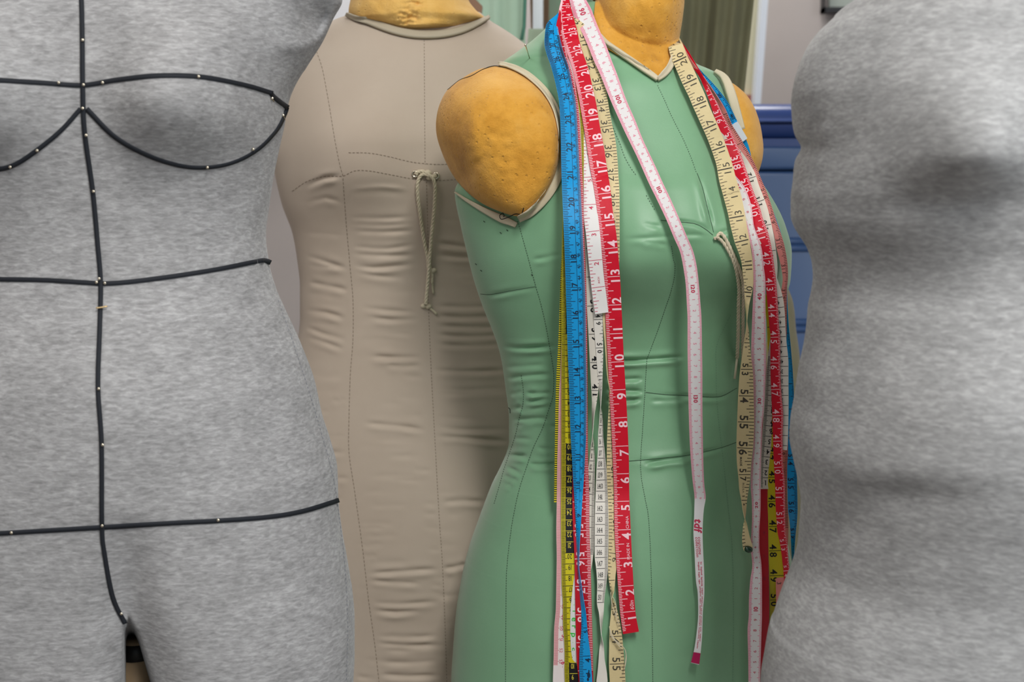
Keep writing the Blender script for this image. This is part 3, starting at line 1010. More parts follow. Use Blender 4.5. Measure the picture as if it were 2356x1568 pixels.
M['thread_light'] = mat('pale green thread', (112, 150, 124), rough=0.8)
green.mb.build('torso', [M['green'], M['thread_dark'], M['thread_light']], groot)

# foam shoulder caps
LB = [(1140, 152), (1180, 160), (1225, 185), (1262, 226), (1284, 275), (1289, 325), (1285, 375), (1268, 425), (1240, 465), (1212, 492), (1195, 498), (1160, 490), (1110, 468), (1070, 437), (1040, 400), (1016, 350), (1003, 300), (1008, 250), (1028, 208), (1060, 182), (1100, 160)]


def rim_left(x, y):
    h = green.hit(x, y)
    Yv = h[0][1] - 0.003 if h is not None else 1.375
    return min(max(Yv, 1.300), 1.375)


def lump_left(q):
    x, y = q[:, 0], q[:, 1]
    flat = -0.012 * np.exp(-((x - 1035) / 45) ** 2)
    ridge = 0.004 * np.exp(-((x - 1085) / 22) ** 2) * np.exp(-((y - 360) / 130) ** 2)
    n = 0.0006 * soft_noise(x, y, 3)
    r = np.hypot(x - 1145, y - 325) / 150
    return (flat + ridge + n) * np.clip(1.25 - r, 0, 1)


V, f = dome(LB, (1150, 322), 0.062, rim_left, nr=70, nphi=300, power=2.3, lump=lump_left)
cap_l = MB()
cap_l.add(V, f)
cap_l.build('shoulder_cap', M['foam'], groot)
cap_bvh = BVHTree.FromPolygons(V.tolist(), [tuple(int(i) for i in q) for q in f])


class Wrap:
    def __init__(s, bvh):
        s.bvh = bvh
    hit = Body.hit


capL = Wrap(cap_bvh)
RB = [(1668, 186), (1690, 194), (1722, 224), (1744, 268), (1754, 315), (1756, 350), (1750, 382), (1738, 408), (1715, 425), (1690, 400), (1672, 340), (1660, 260)]
V, f = dome(RB, (1705, 315), 0.045, lambda x, y: 1.425, nr=50, nphi=200, power=2.3, lump=lambda q: 0.0005 * soft_noise(q[:, 0], q[:, 1], 4))
b = MB()
b.add(V, f)
b.build('shoulder_cap', M['foam'], groot)
capR = Wrap(BVHTree.FromPolygons(V.tolist(), [tuple(int(i) for i in q) for q in f]))
# arm plate bindings
b = MB()
surf_strip(b, [green, capL], [(1150, 151), (1168, 153), (1195, 163), (1226, 184), (1256, 214), (1278, 252), (1290, 300), (1294, 345), (1291, 385), (1277, 425), (1252, 460), (1222, 486), (1196, 501)], 13, 0, off=0.002, th=0.0011, widths=[7, 12, 13, 13, 14, 14, 15, 17, 19, 20, 20, 19, 15], ncross=5)
surf_strip(b, [green, capL], [(1052, 442), (1078, 460), (1115, 482), (1150, 500), (1178, 512), (1191, 518)], 12, 0, off=0.002, th=0.0011, widths=[2, 6, 10, 14, 18, 12], ncross=5)
b.build('armhole_binding', M['binding'], groot)
b = MB()
surf_strip(b, [green, capR], [(1640, 168), (1656, 178), (1668, 196), (1678, 225), (1688, 262), (1700, 300)], 16, 0, off=0.002, th=0.002, widths=[6, 15, 18, 18, 17, 14], ncross=5, level=True)
b.build('armhole_binding', M['binding'], groot)
# foam neck with a pointed front
NG = [(-200, 1385, 1555, .055, .055), (-120, 1376, 1570, .062, .062), (-40, 1372, 1576, .065, .064), (0, 1369, 1575, .066, .064), (30, 1366, 1572, .068, .064), (70, 1364, 1566, .066, .062), (92, 1368, 1562, .062, .06), (105, 1382, 1556, .060, .06), (125, 1414, 1549, .052, .05), (145, 1446, 1541, .046, .05), (165, 1477, 1530, .04, .05), (184, 1502, 1518, .03, .05)]


def neck_proud(V, fw):
    V = V.copy()
    qx, qy = PX(V)
    for i in range(V.shape[0]):
        for j in range(V.shape[1]):
            if fw[i, j] > 0.3:
                h = green.hit(qx[i, j], qy[i, j])
                if h is not None and V[i, j, 1] > h[0][1] - 0.003:
                    V[i, j] = PT(qx[i, j], qy[i, j], h[0][1] - 0.003)
    V[..., 1] -= .0007 * fw * (1 + soft_noise(qx, qy, 6, (30, 90)))
    return V


neck = Body(NG, 1.405, nz=130, nfront=140, nback=30, n=2.1, extra=neck_proud)
neck.mb.build('neck', M['foam'], groot)
b = MB()
surf_strip(b, [green, neck], [(1380, 88), (1398, 108), (1430, 130), (1462, 152), (1490, 172), (1511, 187)], 11, 0, off=0.003, th=0.002, widths=[9, 11, 11, 11, 11, 9], ncross=5)
surf_strip(b, [green, neck], [(1511, 188), (1524, 177), (1536, 164), (1543, 148), (1546, 128), (1546, 112)], 13, 0, off=0.003, th=0.002, widths=[8, 14, 15, 14, 11, 6], ncross=5)
b.build('neckline_binding', M['binding'], groot)
# loose threads and a pin on the form
M['black_thread'] = mat('black thread', (22, 20, 20), rough=0.8)
for p, bodies in (([(1024, 213), (1029, 207), (1033, 204), (1058, 184), (1085, 174), (1110, 160), (1134, 152), (1156, 153)], [capL, green]), ([(1200, 494), (1186, 492), (1168, 500), (1153, 504), (1150, 495), (1157, 490), (1160, 497), (1154, 502)], [capL, green]),
                  ([(1199, 498), (1202, 488), (1205, 478)], [capL, green]), ([(1158, 938), (1166, 936), (1173, 940), (1174, 950)], [green])):
    b = MB()
    surf_tube(b, bodies, p, 1.0, 0, .8, step=3, sides=6)
    b.build('loose_thread', M['black_thread'], groot)
b = MB()
h = green.hit(1220, 137)[0]
e = PT(1209, 104, h[1] - 0.02)
tube(b, [h + np.array([0, .004, 0]), e], 0.0005, 0, 8)
a = np.linspace(0, math.pi, 7)
tube(b, [e + np.array([0, 0, .0013 * math.cos(u)]) for u in a], .0011 * np.sin(a) + 1e-5, 0, 8)
tag(b.build('pin', M['steel'], groot), 'steel pin sticking out of the shoulder')
# lacing cord at the centre front
b = MB()
lace_bodies = [green]
s1 = surf_tube(b, lace_bodies, [(1643, 549), (1650, 547), (1657, 551), (1667, 562), (1684, 592), (1695, 626), (1700, 665), (1699, 700), (1698, 770), (1696, 822)], 4.2, 0, .6, braid=.07)
s2 = surf_tube(b, lace_bodies, [(1650, 549), (1652, 541), (1657, 536), (1664, 541), (1674, 558), (1690, 592), (1705, 632), (1709, 668), (1709, 760), (1709, 836), (1708, 900), (1707, 932)], 4.2, 0, 1.2, braid=.07)
lace = b.build('lacing_cord', M['cord'], groot)
for s, (x, y) in ((s1, (1690, 871)), (s2, (1703, 975))):
    b = MB()
    e = PT(x, y, s[-1][1])
    tube(b, [s[-1], s[-1] * .5 + e * .5, e], 0.0011, 0, 10)
    b.build('cord_tip', M['aglet'], lace)
stand(groot, groot.location.x, 1.40, PT(1450, 1700, 1.40)[2] - 0.03, M['black_metal'])

# ------------------------------------------------------------------ khaki form behind the green one
K_ = [(540, 1430, 1735, .105, .10), (610, 1430, 1785, .105, .10), (645, 1432, 1805, .105, .10)] + [(-60, 1560, 1640, .03, .03), (0, 1480, 1690, .06, .05), (300, 1420, 1690, .10, .09), (480, 1420, 1700, .11, .10), (660, 1435, 1812, .105, .10), (700, 1430, 1826, .105, .10), (760, 1425, 1832, .107, .10), (800, 1420, 1838, .11, .105), (850, 1415, 1843, .115, .11), (1000, 1400, 1850, .12, .12), (1300, 1390, 1870, .125, .13), (1600, 1390, 1870, .12, .12), (1640, 1400, 1860, .10, .1)]
khaki = Body([r for r in K_ if r[0] >= 300] + [(285, 1500, 1700, .05, .05), (280, 1560, 1650, .02, .02)], 1.78, nz=300, nfront=90, nback=30, n=2.2, wrinkles=[([(1790, 862), (1820, 858), (1846, 852)], .004, 8), ([(1790, 700), (1812, 705), (1835, 700)], .002, 8)])
root = thing('dress_form', 'khaki dress form mostly hidden behind the green form and its tapes', 'dress form', (PT(1630, 800, 1.78)[0], 1.78, 0))
khaki.mb.build('torso', M['khaki'], root)
stand(root, root.location.x, 1.78, PT(1630, 1610, 1.78)[2] - 0.02, M['black_metal'])

# ------------------------------------------------------------------ measuring tapes
GL = {}
_fc = bpy.data.curves.new('glyph', 'FONT')
_fo = bpy.data.objects.new('glyph', _fc)
COL.objects.link(_fo)


def glyph(ch, bold=0.0):
    """Outline of one character as triangles, cap height 1, left edge at 0: (verts2d, faces, width)."""
    key = (ch, bold)
    if key not in GL:
        _fc.body = ch
        _fc.size = 1.0
        _fc.resolution_u = 3
        _fc.offset = bold
        dg = bpy.context.evaluated_depsgraph_get()
        dg.update()
        me = _fo.evaluated_get(dg).to_mesh()
        V = np.array([v.co[:2] for v in me.vertices]).reshape(-1, 2)
        F = [tuple(p.vertices) for p in me.polygons]
        _fo.evaluated_get(dg).to_mesh_clear()
        if len(V):
            V = V / 0.70
            x0 = V[:, 0].min()
            V[:, 0] -= x0
            GL[key] = (V, F, V[:, 0].max())
        else:
            GL[key] = (V, F, 0.35)
    return GL[key]


def text_layout(s, bold=0.0, gap=0.14, serif=False):
    """Verts (x, y) and faces of a string, cap height 1, centred on the origin."""
    vs, fs, x, n = [], [], 0.0, 0
    for ch in s:
        if ch == ' ':
            x += 0.4
            continue
        V, F, w = glyph(ch, bold)
        vs.append(V + np.array([x, 0]))
        fs += [tuple(i + n for i in f) for f in F]
        n += len(V)
        if serif and ch in '14':
            c = x + w * (0.72 if ch == '1' else 0.74)
            vs.append(np.array([[c - .22, 0], [c + .25, 0], [c + .25, .09], [c - .22, .09]]))
            fs.append((n, n + 1, n + 2, n + 3))
            n += 4
        x += w + gap
    V = np.vstack(vs) if vs else np.zeros((0, 2))
    V = V - np.array([(x - gap) / 2, 0.5])
    return V, fs


WALL_OF = [green, neck, capL, capR]
WALL_RIGHT = [green, capR]


def bundle_base():
    ys = np.arange(-36.0, 1650.0, 6.0)
    out = []
    for y in ys:
        sh = np.interp(y, [0, 60, 150, 260], [-50, -45, -18, 0])
        hs = [hit_any([green, neck], x + sh, y) for x in (1296, 1320, 1345, 1370, 1395, 1425)]
        hs = [h[0][1] for h in hs if h is not None]
        out.append(min(hs) if hs else np.nan)
    out = np.array(out)
    g = ~np.isnan(out)
    return ys, np.interp(ys, ys[g], out[g])


LEFT_Y, LEFT_BASE = bundle_base()


class Strand:
    """One hanging length of tape. rows: (y, left, right) pixel edges from top to bottom; left > right
    means that the tape has twisted over. W: true width in pixels at its own distance."""

    def __init__(s, rows, W, off, y_start=None, back=0.03, dsgn=1, side='left', alone=False, behind=None):
        R = sorted(rows)
        if side == 'left' and R[0][0] > -30:
            # up over the shoulder, under the front red tape
            R = [r for r in R if r[0] > 48]
            R = [(-30, 1293, 1307), (0, 1292, 1308), (25, 1287, 1307)] + R
        ry = np.array([r[0] for r in R], float)
        s.y = np.arange(ry[0], ry[-1] + 0.01, 3.0)
        if s.y[-1] < ry[-1] - 0.2:
            s.y = np.append(s.y, ry[-1])
        xl = pchip(ry, [r[1] for r in R], s.y)
        xr = pchip(ry, [r[2] for r in R], s.y)
        k = np.ones(5) / 5
        c = (xl + xr) / 2
        w = xr - xl
        pad = lambda a: np.convolve(np.concatenate([[2 * a[0] - a[2], 2 * a[0] - a[1]], a, [2 * a[-1] - a[-2], 2 * a[-1] - a[-3]]]), k, 'valid')
        c, w = pad(c), pad(w)
        T = np.stack([np.gradient(c, s.y), np.ones_like(c)], 1)
        T /= np.linalg.norm(T, axis=1)[:, None]
        h = w * T[:, 1] / 2
        nx, ny = T[:, 1], -T[:, 0]
        s.ex0 = np.stack([c - nx * h, s.y - ny * h], 1)
        s.ex1 = np.stack([c + nx * h, s.y + ny * h], 1)
        n = len(s.y)
        Y = np.full(n, np.nan)
        for i in range(n):
            hs = []
            for t in (-0.8, 0, 0.8):
                q = np.array([c[i], s.y[i]]) + t * np.array([nx[i], ny[i]]) * abs(h[i])
                hh = hit_any(WALL_OF if side == 'left' else WALL_RIGHT, *q)
                if hh is not None:
                    hs.append(hh[0][1])
            if hs:
                Y[i] = min(hs)
        good = ~np.isnan(Y)
        if behind is not None:
            # lies against the back of another tape
            Yb_ = np.interp(s.y, behind.y, behind.Yc) + 0.0095
            Y = np.where(s.y > 1150, np.fmin(Yb_, Y), Yb_)
        elif side == 'left' and not alone:
            Y = np.interp(s.y, LEFT_Y, LEFT_BASE)
        elif good.any():
            Y = np.interp(s.y, s.y[good], Y[good])
        else:
            Y[:] = 1.40
        ang = np.sqrt(np.clip(1 - (2 * np.abs(h) / W) ** 2, 0, 1))
        Wm = W * Y / FPX
        dY = np.minimum(0.5 * Wm * ang, 0.0006 + 0.004 * np.clip(1 - np.abs(h) / (0.16 * W), 0, 1))
        Y = Y - (off if np.isscalar(off) else np.interp(s.y, [q[0] for q in off], [q[1] for q in off]))
        out = Y.copy()
        for i in range(1, n):
            lim = out[i - 1] + 3.0 * back / 600
            out[i] = min(Y[i], lim)
        for i in range(n - 2, -1, -1):
            out[i] = min(out[i], out[i + 1] + 0.0035)
        K = 13
        kk = np.ones(K) / K
        pd = np.concatenate([np.full(K // 2, out[0]), out, np.full(K // 2, out[-1])])
        out = np.minimum(np.convolve(pd, kk, 'valid'), out + 0.004)
        if side == 'right':
            # comes round from behind the neck
            b = np.interp(s.y, [75, 105], [1, 0])
            out = out * (1 - b) + b * 1.455
        s.Yc = out
        dY = dsgn * dY
        s.A = PT(s.ex0[:, 0], s.ex0[:, 1], out + dY)
        s.B = PT(s.ex1[:, 0], s.ex1[:, 1], out - dY)
        s.h = h
        s.flip = np.where(h >= 0, 1.0, -1.0)
        # smooth normals towards the camera
        Tn = np.gradient((s.A + s.B) / 2, axis=0)
        En = s.B - s.A
        Nn = np.cross(En, Tn)
        Nn /= np.linalg.norm(Nn, axis=1)[:, None] + 1e-12
        view = CO - (s.A + s.B) / 2
        sg = np.sign((Nn * view).sum(1))
        s.N = Nn * sg[:, None]

    def at(s, y, v, off):
        """World point on the camera side of the tape; v runs from the picture-left edge."""
        y = np.asarray(y, float)
        v = np.asarray(v, float)
        f = np.interp(y, s.y, s.flip)
        vv = np.where(f >= 0, v, 1 - v)
        P = np.stack([np.interp(y, s.y, s.A[:, k]) * (1 - vv) + np.interp(y, s.y, s.B[:, k]) * vv for k in range(3)], -1)
        Nn = np.stack([np.interp(y, s.y, s.N[:, k]) for k in range(3)], -1)
        return P + Nn * off

    def wid(s, y):
        return np.interp(y, s.y, np.abs(s.h) * 2)


def mark_rect(mb, st, y0, y1, v0, v1, mi, off=0.00035):
    mb.add(st.at([y0, y0, y1, y1], [v0, v1, v1, v0], off), [(0, 1, 2, 3)], mi)


def mark_text(mb, st, s, y, v, size, mi, mode, W, bold=0.02, xs=1.0, shear=0.0, serif=False, off=0.0004, gap=0.14):
    """size: cap height in pixels; W: tape width in pixels; mode: up, down, upright, turned."""
    V, F = text_layout(s, bold, gap, serif)
    if not len(V):
        return
    gx, gy = V[:, 0] * xs * size, V[:, 1] * size
    gx = gx + shear * gy
    if mode == 'up':
        yy, vv = y - gx, v - gy / W
    elif mode == 'down':
        yy, vv = y + gx, v + gy / W
    elif mode == 'upright':
        yy, vv = y - gy, v + gx / W
    else:
        yy, vv = y + gy, v - gx / W
    if yy.min() < st.y[0] or yy.max() > st.y[-1]:
        return
    # keep the print on the tape
    vv = np.clip(vv, 0.01, 0.99)
    mb.add(st.at(yy, vv, off), F, mi)


def scale_fn(anchors):
    """anchors: (number, y) pairs -> function number -> y, extrapolating at the ends."""
    a = sorted(anchors)
    n = np.array([q[0] for q in a], float)
    y = np.array([q[1] for q in a], float)

    def fn(x):
        if x < n[0]:
            return y[0] + (x - n[0]) * (y[1] - y[0]) / (n[1] - n[0])
        if x > n[-1]:
            return y[-1] + (x - n[-1]) * (y[-1] - y[-2]) / (n[-1] - n[-2])
        return float(np.interp(x, n, y))
    return fn


def ticks(mb, st, fn, n0, n1, per, lens, side, mi, th=1.5, ya=-1e9, yb=1e9, skip_unit=False, th_unit=None):
    """Graduations. lens: {divisor: length v}; the longest that divides the index wins. side 0 = picture left."""
    for i in range(int(math.ceil(n0 * per)), int(math.floor(n1 * per)) + 1):
        y = fn(i / per)
        if y < max(st.y[0] + 2, ya) or y > min(st.y[-1] - 2, yb):
            continue
        ln = 0
        for d in sorted(lens):
            if i % d == 0:
                ln = lens[d]
        if ln == 0:
            continue
        t = th_unit if (th_unit and i % per == 0) else th
        a, b = (0.015, ln) if side == 0 else (1 - ln, 0.985)
        mark_rect(mb, st, y - t / 2, y + t / 2, a, b, mi)


NECK_X, NECK_Y = PT(1466, 40, 1.41)[0], 1.41


def ribbon(mb, A, B, mi=0, th=0.0005):
    A, B = np.asarray(A), np.asarray(B)
    T = np.gradient((A + B) / 2, axis=0)
    Nn = np.cross(B - A, T)
    Nn /= np.linalg.norm(Nn, axis=1)[:, None] + 1e-12
    # keep the side consistent along the strip
    for i in range(1, len(Nn)):
        if Nn[i] @ Nn[i - 1] < 0:
            Nn[i] = -Nn[i]
    h = Nn * th / 2
    ring = np.stack([A + h, (A + B) / 2 + h, B + h, B - h, (A + B) / 2 - h, A - h], 1)
    n = len(A)
    f = grid_faces(n, 6)
    f.append(tuple(range(6))[::-1])
    f.append(tuple(range((n - 1) * 6, n * 6)))
    mb.add(ring.reshape(-1, 3), f, mi)


def tape(name, label, mats, left=None, right=None, layer=0.0, Wm=0.0145):
    """One tape round the neck: left strand, arc behind the neck, right strand. Ends may be missing."""
    mb = MB()
    A, B = [], []
    if left is not None:
        A += list(left.A[::-1])
        B += list(left.B[::-1])
        pL, eL = (left.A[0] + left.B[0]) / 2, left.B[0] - left.A[0]
    else:
        pL = np.array([NECK_X - 0.030, NECK_Y + 0.060 + layer, PT(1400, 25, 1.47)[2]])
        eL = np.array([0.35, 0, 0.9]) * Wm
    if right is not None:
        pR, eR = (right.A[0] + right.B[0]) / 2, right.A[0] - right.B[0]
    else:
        pR = np.array([NECK_X + 0.030, NECK_Y + 0.060 + layer, PT(1530, 70, 1.47)[2]])
        eR = np.array([-0.35, 0, 0.9]) * Wm
    # arc behind the neck
    aL = math.atan2(pL[1] - NECK_Y, pL[0] - NECK_X)
    aR = math.atan2(pR[1] - NECK_Y, pR[0] - NECK_X)
    if aL < aR:
        aL += 2 * math.pi
    rL, rR = math.hypot(pL[0] - NECK_X, pL[1] - NECK_Y), math.hypot(pR[0] - NECK_X, pR[1] - NECK_Y)
    n = 36
    zt = PT(1466, 5, 1.47)[2]
    for i in range(1, n):
        t = i / n
        a = aL + (aR - aL) * t
        m = min(1.0, math.sin(math.pi * t) * 1.5)
        z = (pL[2] * (1 - t) + pR[2] * t) * (1 - m) + zt * m
        e = (eL * (1 - t) + eR * t) * (1 - m) + np.array([-math.cos(a) * .35, -math.sin(a) * .35, .93]) * Wm * m
        e = e / np.linalg.norm(e) * (np.linalg.norm(eL) * (1 - t) + np.linalg.norm(eR) * t)
        q = (pL * (1 - t) + pR * t)
        p = q * (1 - m) + np.array([NECK_X + (0.036 + 0.2 * layer) * math.cos(a), NECK_Y + (0.068 + layer) * math.sin(a), 0]) * m
        p[2] = z
        A.append(p - e / 2)
        B.append(p + e / 2)
    if right is not None:
        A += list(right.B)
        B += list(right.A)
    ribbon(mb, A, B)
    return mb


def finish(mb, name, label, mats):
    o = mb.build(name, mats, None, smooth=False)
    return tag(o, label, 'measuring tape', 'measuring tapes hung round the green dress form')


def tape_mat(name, col, rough=0.38, back=None, spec=0.4, weave=False):
    m = mat(name, col, rough=rough, spec=spec)
    if weave:
        c2 = tuple(max(0, c - 18) for c in col)
        nz, cr, tc = noise_color(m, [c2, col], nscale=16, detail=4)
        wv = N(m, 'ShaderNodeTexWave', Scale=300.0)
        wv.bands_direction = 'Z'
        L(m, tc.outputs['Object'], wv.inputs['Vector'])
        bump(m, wv.outputs['Fac'], 0.12, 0.0003)
    else:
        tc = N(m, 'ShaderNodeTexCoord')
        nz = N(m, 'ShaderNodeTexNoise', Scale=45.0, Detail=2.0)
        L(m, tc.outputs['Object'], nz.inputs['Vector'])
        bump(m, nz.outputs['Fac'], 0.35, 0.0012)
    return m


INK = mat('black printing ink', (24, 24, 26), rough=0.5)
INK_SOFT = mat('worn grey printing ink', (70, 66, 56), rough=0.6)
INK_PINK = mat('pink printing ink', (232, 120, 150), rough=0.5)
INK_RED = mat('red printing ink', (200, 50, 84), rough=0.5)
INK_WHITE = mat('white printing ink', (246, 206, 214), rough=0.5)
INK_NAVY = mat('dark blue printing ink', (18, 46, 74), rough=0.5)
INK_GREEN = mat('green printing ink', (52, 190, 66), rough=0.5)
INK_YELLOW = mat('yellow printing ink', (214, 200, 70), rough=0.5)
PINK_EDGE = mat('pale pink printed edge', (246, 206, 218), rough=0.45)

# ---- pink and white centimetre tape (front one)
aL = Strand([(-30, 1300, 1337), (0, 1310, 1347.6), (28, 1316, 1363), (71, 1337.6, 1380), (108, 1354, 1396), (138, 1366, 1407), (166, 1379, 1418), (196, 1391, 1429), (232, 1405.6, 1442), (280, 1427, 1463), (326, 1449, 1481.5), (359, 1465, 1497), (389, 1478.5, 1511), (416, 1490.5, 1523), (460, 1512, 1544), (502, 1532, 1562.5), (545, 1550, 1581), (580, 1565, 1595.5), (619, 1573, 1604), (656, 1578, 1608), (693, 1580, 1611), (736, 1582, 1614), (797, 1582, 1615), (862, 1583, 1616), (920, 1584, 1616), (1006, 1586.6, 1617), (1100, 1593, 1619.5), (1120, 1595.4, 1621), (1143, 1598, 1624), (1166, 1597.5, 1620), (1187, 1597, 1618), (1225, 1595.4, 1616.5), (1260, 1597.5, 1617.5), (1340, 1601.7, 1620.7), (1358, 1605, 1620.7), (1411, 1606.6, 1617), (1453, 1603, 1616), (1492, 1597.5, 1613), (1526, 1589, 1609)], 36, .0138, alone=True)
# the right strand runs up under the cream tape
aR = Strand([(60, 1518, 1545), (100, 1535, 1562), (150, 1553, 1585), (250, 1598, 1630), (350, 1642, 1672), (400, 1661, 1690)] + [(r, a, b) for r, a, b in [(430, 1684, 1713), (480, 1706, 1730), (516, 1717, 1734), (546, 1723, 1744), (575, 1729, 1753), (616, 1733, 1757.5), (649, 1733.5, 1761), (699, 1732, 1761), (750, 1730, 1762), (803, 1728.5, 1762), (836, 1729, 1762), (877, 1733, 1760.5), (936, 1734.5, 1758), (973, 1734, 1754), (1023, 1733.5, 1752), (1073, 1728.5, 1750.5), (1114, 1727, 1750), (1156, 1730, 1750), (1189, 1730.5, 1749), (1221, 1729, 1747), (1256, 1727, 1747), (1300, 1731, 1752), (1336, 1726, 1753), (1390, 1723, 1753), (1413, 1723, 1753), (1449, 1720, 1752), (1514, 1721.6, 1750), (1568, 1722, 1748.5), (1640, 1722, 1748)]], 34, [(420, .005), (540, .0095)], side='right')
mb = tape('', '', None, aL, aR, 0.012)
fL = scale_fn([(88, -8), (89, 12), (90, 28), (91, 45), (92, 65), (93, 85), (94, 104), (95, 124), (96, 145), (97, 165), (98, 187), (99, 208), (100, 229), (101, 250), (103, 291), (104, 312), (105, 333), (106, 354), (107, 372), (108, 394), (109, 415), (110, 437), (111, 456), (112, 477), (113, 498.5), (114, 520), (115, 542), (116, 564), (117, 586.5), (118, 611.5), (119, 637), (120, 664), (121, 688.5), (122, 714), (126, 815.5), (129, 892), (130, 917), (139, 1145)])
fR = scale_fn([(48, 488), (47, 517), (46, 540), (45, 563), (44, 586), (43, 610), (42, 633.5), (41, 658), (40, 682), (39, 706), (38, 730), (37, 754), (36, 778.5), (35, 802), (34, 827), (33, 851), (32, 875), (31, 899), (30, 922), (29, 946.5), (28, 970), (27, 994), (26, 1018), (25, 1042), (24, 1066), (23, 1090), (22, 1114), (21, 1137), (20, 1161), (19, 1187), (10, 1400), (9, 1425), (4, 1546)])
for st, fn, n0, n1, W, lim, mode in ((aL, fL, 87, 139.0, 33, 1146, 'down'), (aR, fR, 2, 54, 30, 1566, 'up')):
    mb_edges = [(-20 if st is aL else 150, lim)]
    ys = np.arange(max(st.y[0] + 3, mb_edges[0][0]), lim, 6)
    for y in ys:
        mark_rect(mb, st, y, y + 6.2, 0.0, 0.07, 2, 0.0003)
        if st is aL:
            mark_rect(mb, st, y, y + 6.2, 0.94, 1.0, 2, 0.0003)
    ticks(mb, st, fn, n0, n1, 10, {1: 0.20, 5: 0.28, 10: 0.24}, 0, 1, 1.15, yb=lim + 1)
    ticks(mb, st, fn, n0, n1, 10, {1: 0.14, 5: 0.27, 10: 0.18}, 1, 1, 1.15, yb=lim + 1)
    for k in range(int(n0) + 1, int(n1) + 1):
        if fn(k) > lim + 3 or fn(k) < st.y[0] + 14:
            continue
        if k % 10 == 0:
            mark_text(mb, st, str(k), fn(k), 0.52, 9.5, 3, mode, W, bold=0.03)
        else:
            mark_text(mb, st, str(k % 10), fn(k), 0.52, 7.5, 1 if st is aL else 3, mode, W, bold=0.0)
mark_text(mb, aL, 'tdf', 1209, 0.50, 18, 3, 'down', 22, bold=0.035, shear=0.15, xs=.92, gap=.05)
mark_text(mb, aL, 'costume', 1255, 0.66, 7.0, 3, 'down', 20, bold=0.01, shear=0.15, xs=1.1)
mark_text(mb, aL, 'collection', 1258, 0.36, 7.0, 3, 'down', 20, bold=0.01, shear=0.15, xs=1.1)
for v, words_ in ((0.68, (8, 20, 22, 16, 24, 15, 22, 12, 17, 14)), (0.40, (20, 14, 12, 24, 14, 20, 24, 26, 20, 9))):
    y = 1292.0
    for k, w in enumerate(words_):
        # small lettering worn past reading: each word a row of strokes
        for q in np.arange(y, y + w - 1.5, 2.2):
            mark_rect(mb, aL, q, q + 1.4, v - 0.06 - 0.04 * ((int(q * 7) % 3) == 0), v + 0.07 + 0.04 * ((int(q * 5) % 4) == 0), 3)
        y += w + 3.2
        if y > 1474:
            break
o = finish(mb, 'measuring_tape', 'white and pink centimetre tape crossing the chest of the green form, pink tip', [tape_mat('white vinyl tape', (232, 230, 230)), INK_PINK, PINK_EDGE, INK_RED])
b = MB()
for y in np.arange(1500, 1524, 4):
    mark_rect(b, aL, y, min(y + 4.2, 1525), 0.0, 1.0, 0, 0.0008)
for y in np.arange(1500, 1524, 4):
    mark_rect(b, aL, y, min(y + 4.2, 1525), 0.0, 1.0, 0, -0.0008)
cap = b.build('tape_end', mat('magenta plastic', (176, 24, 84), rough=.35), o, smooth=False)

# ---- front red tape with white inch numbers
bL = Strand([(-30, 1292, 1308), (0, 1291, 1310), (28, 1285, 1316), (75, 1288, 1329), (108, 1299.5, 1337), (157, 1316, 1353), (199, 1326, 1363), (240, 1334, 1372), (281, 1341, 1378.5), (348, 1352, 1391), (389, 1358, 1397), (431, 1366, 1404), (489, 1374, 1410.5), (546, 1379.5, 1419), (580, 1384, 1422), (629, 1389, 1426), (704, 1392.5, 1430), (737, 1393.5, 1431.5), (836, 1399, 1436), (902, 1402, 1440), (969, 1406, 1443.5), (1060, 1410, 1447), (1142, 1413, 1448), (1201, 1413.5, 1450.5), (1278, 1417, 1454), (1348, 1422, 1458), (1406, 1426.5, 1462), (1455, 1433, 1470.5)], 38, 0.0095)
bR = Strand([(60, 1535, 1552), (95, 1556, 1568), (120, 1574, 1585), (150, 1592, 1603), (176, 1609, 1618), (206, 1622, 1634), (236, 1633, 1650), (267, 1643, 1665), (295, 1654, 1679), (325, 1665, 1692.5), (358, 1677, 1706), (388, 1687, 1716), (418, 1696, 1726), (451, 1710, 1738), (479, 1722, 1749), (500, 1729, 1754.5), (541, 1742, 1769), (580, 1752.5, 1777), (616, 1757, 1782), (649, 1761, 1786), (699, 1766, 1789.5), (749, 1770, 1792), (778, 1772.5, 1795), (836, 1772.5, 1795), (894, 1774, 1797), (960, 1777, 1802), (998, 1778, 1800.5), (1056, 1780, 1801), (1114, 1783, 1806), (1172, 1785, 1806.5), (1221, 1788.5, 1807.5), (1252, 1795, 1812), (1282, 1799, 1814), (1313, 1802.5, 1817), (1400, 1806, 1824), (1568, 1808, 1828)], 34, 0.0095, side='right')
mb = tape('', '', None, bL, bR, 0.008)
fL = scale_fn([(26, -10), (25, 14), (24, 41), (23, 75.5), (22, 118), (21, 163), (20, 212), (19, 267), (18, 326), (17, 386), (16, 445.6), (15, 508), (14, 571), (13, 636), (12, 701), (11, 767), (10, 832), (9, 896), (8, 960.5), (7, 1025.5), (6, 1089), (5, 1152.5), (4, 1218), (3, 1283.5), (2, 1347), (1, 1406.5)])
ticks(mb, bL, fL, 0.3, 26, 16, {1: 0.20, 2: 0.24, 4: 0.36, 8: 0.55, 16: 0.985}, 0, 1, 1.5, ya=-15)
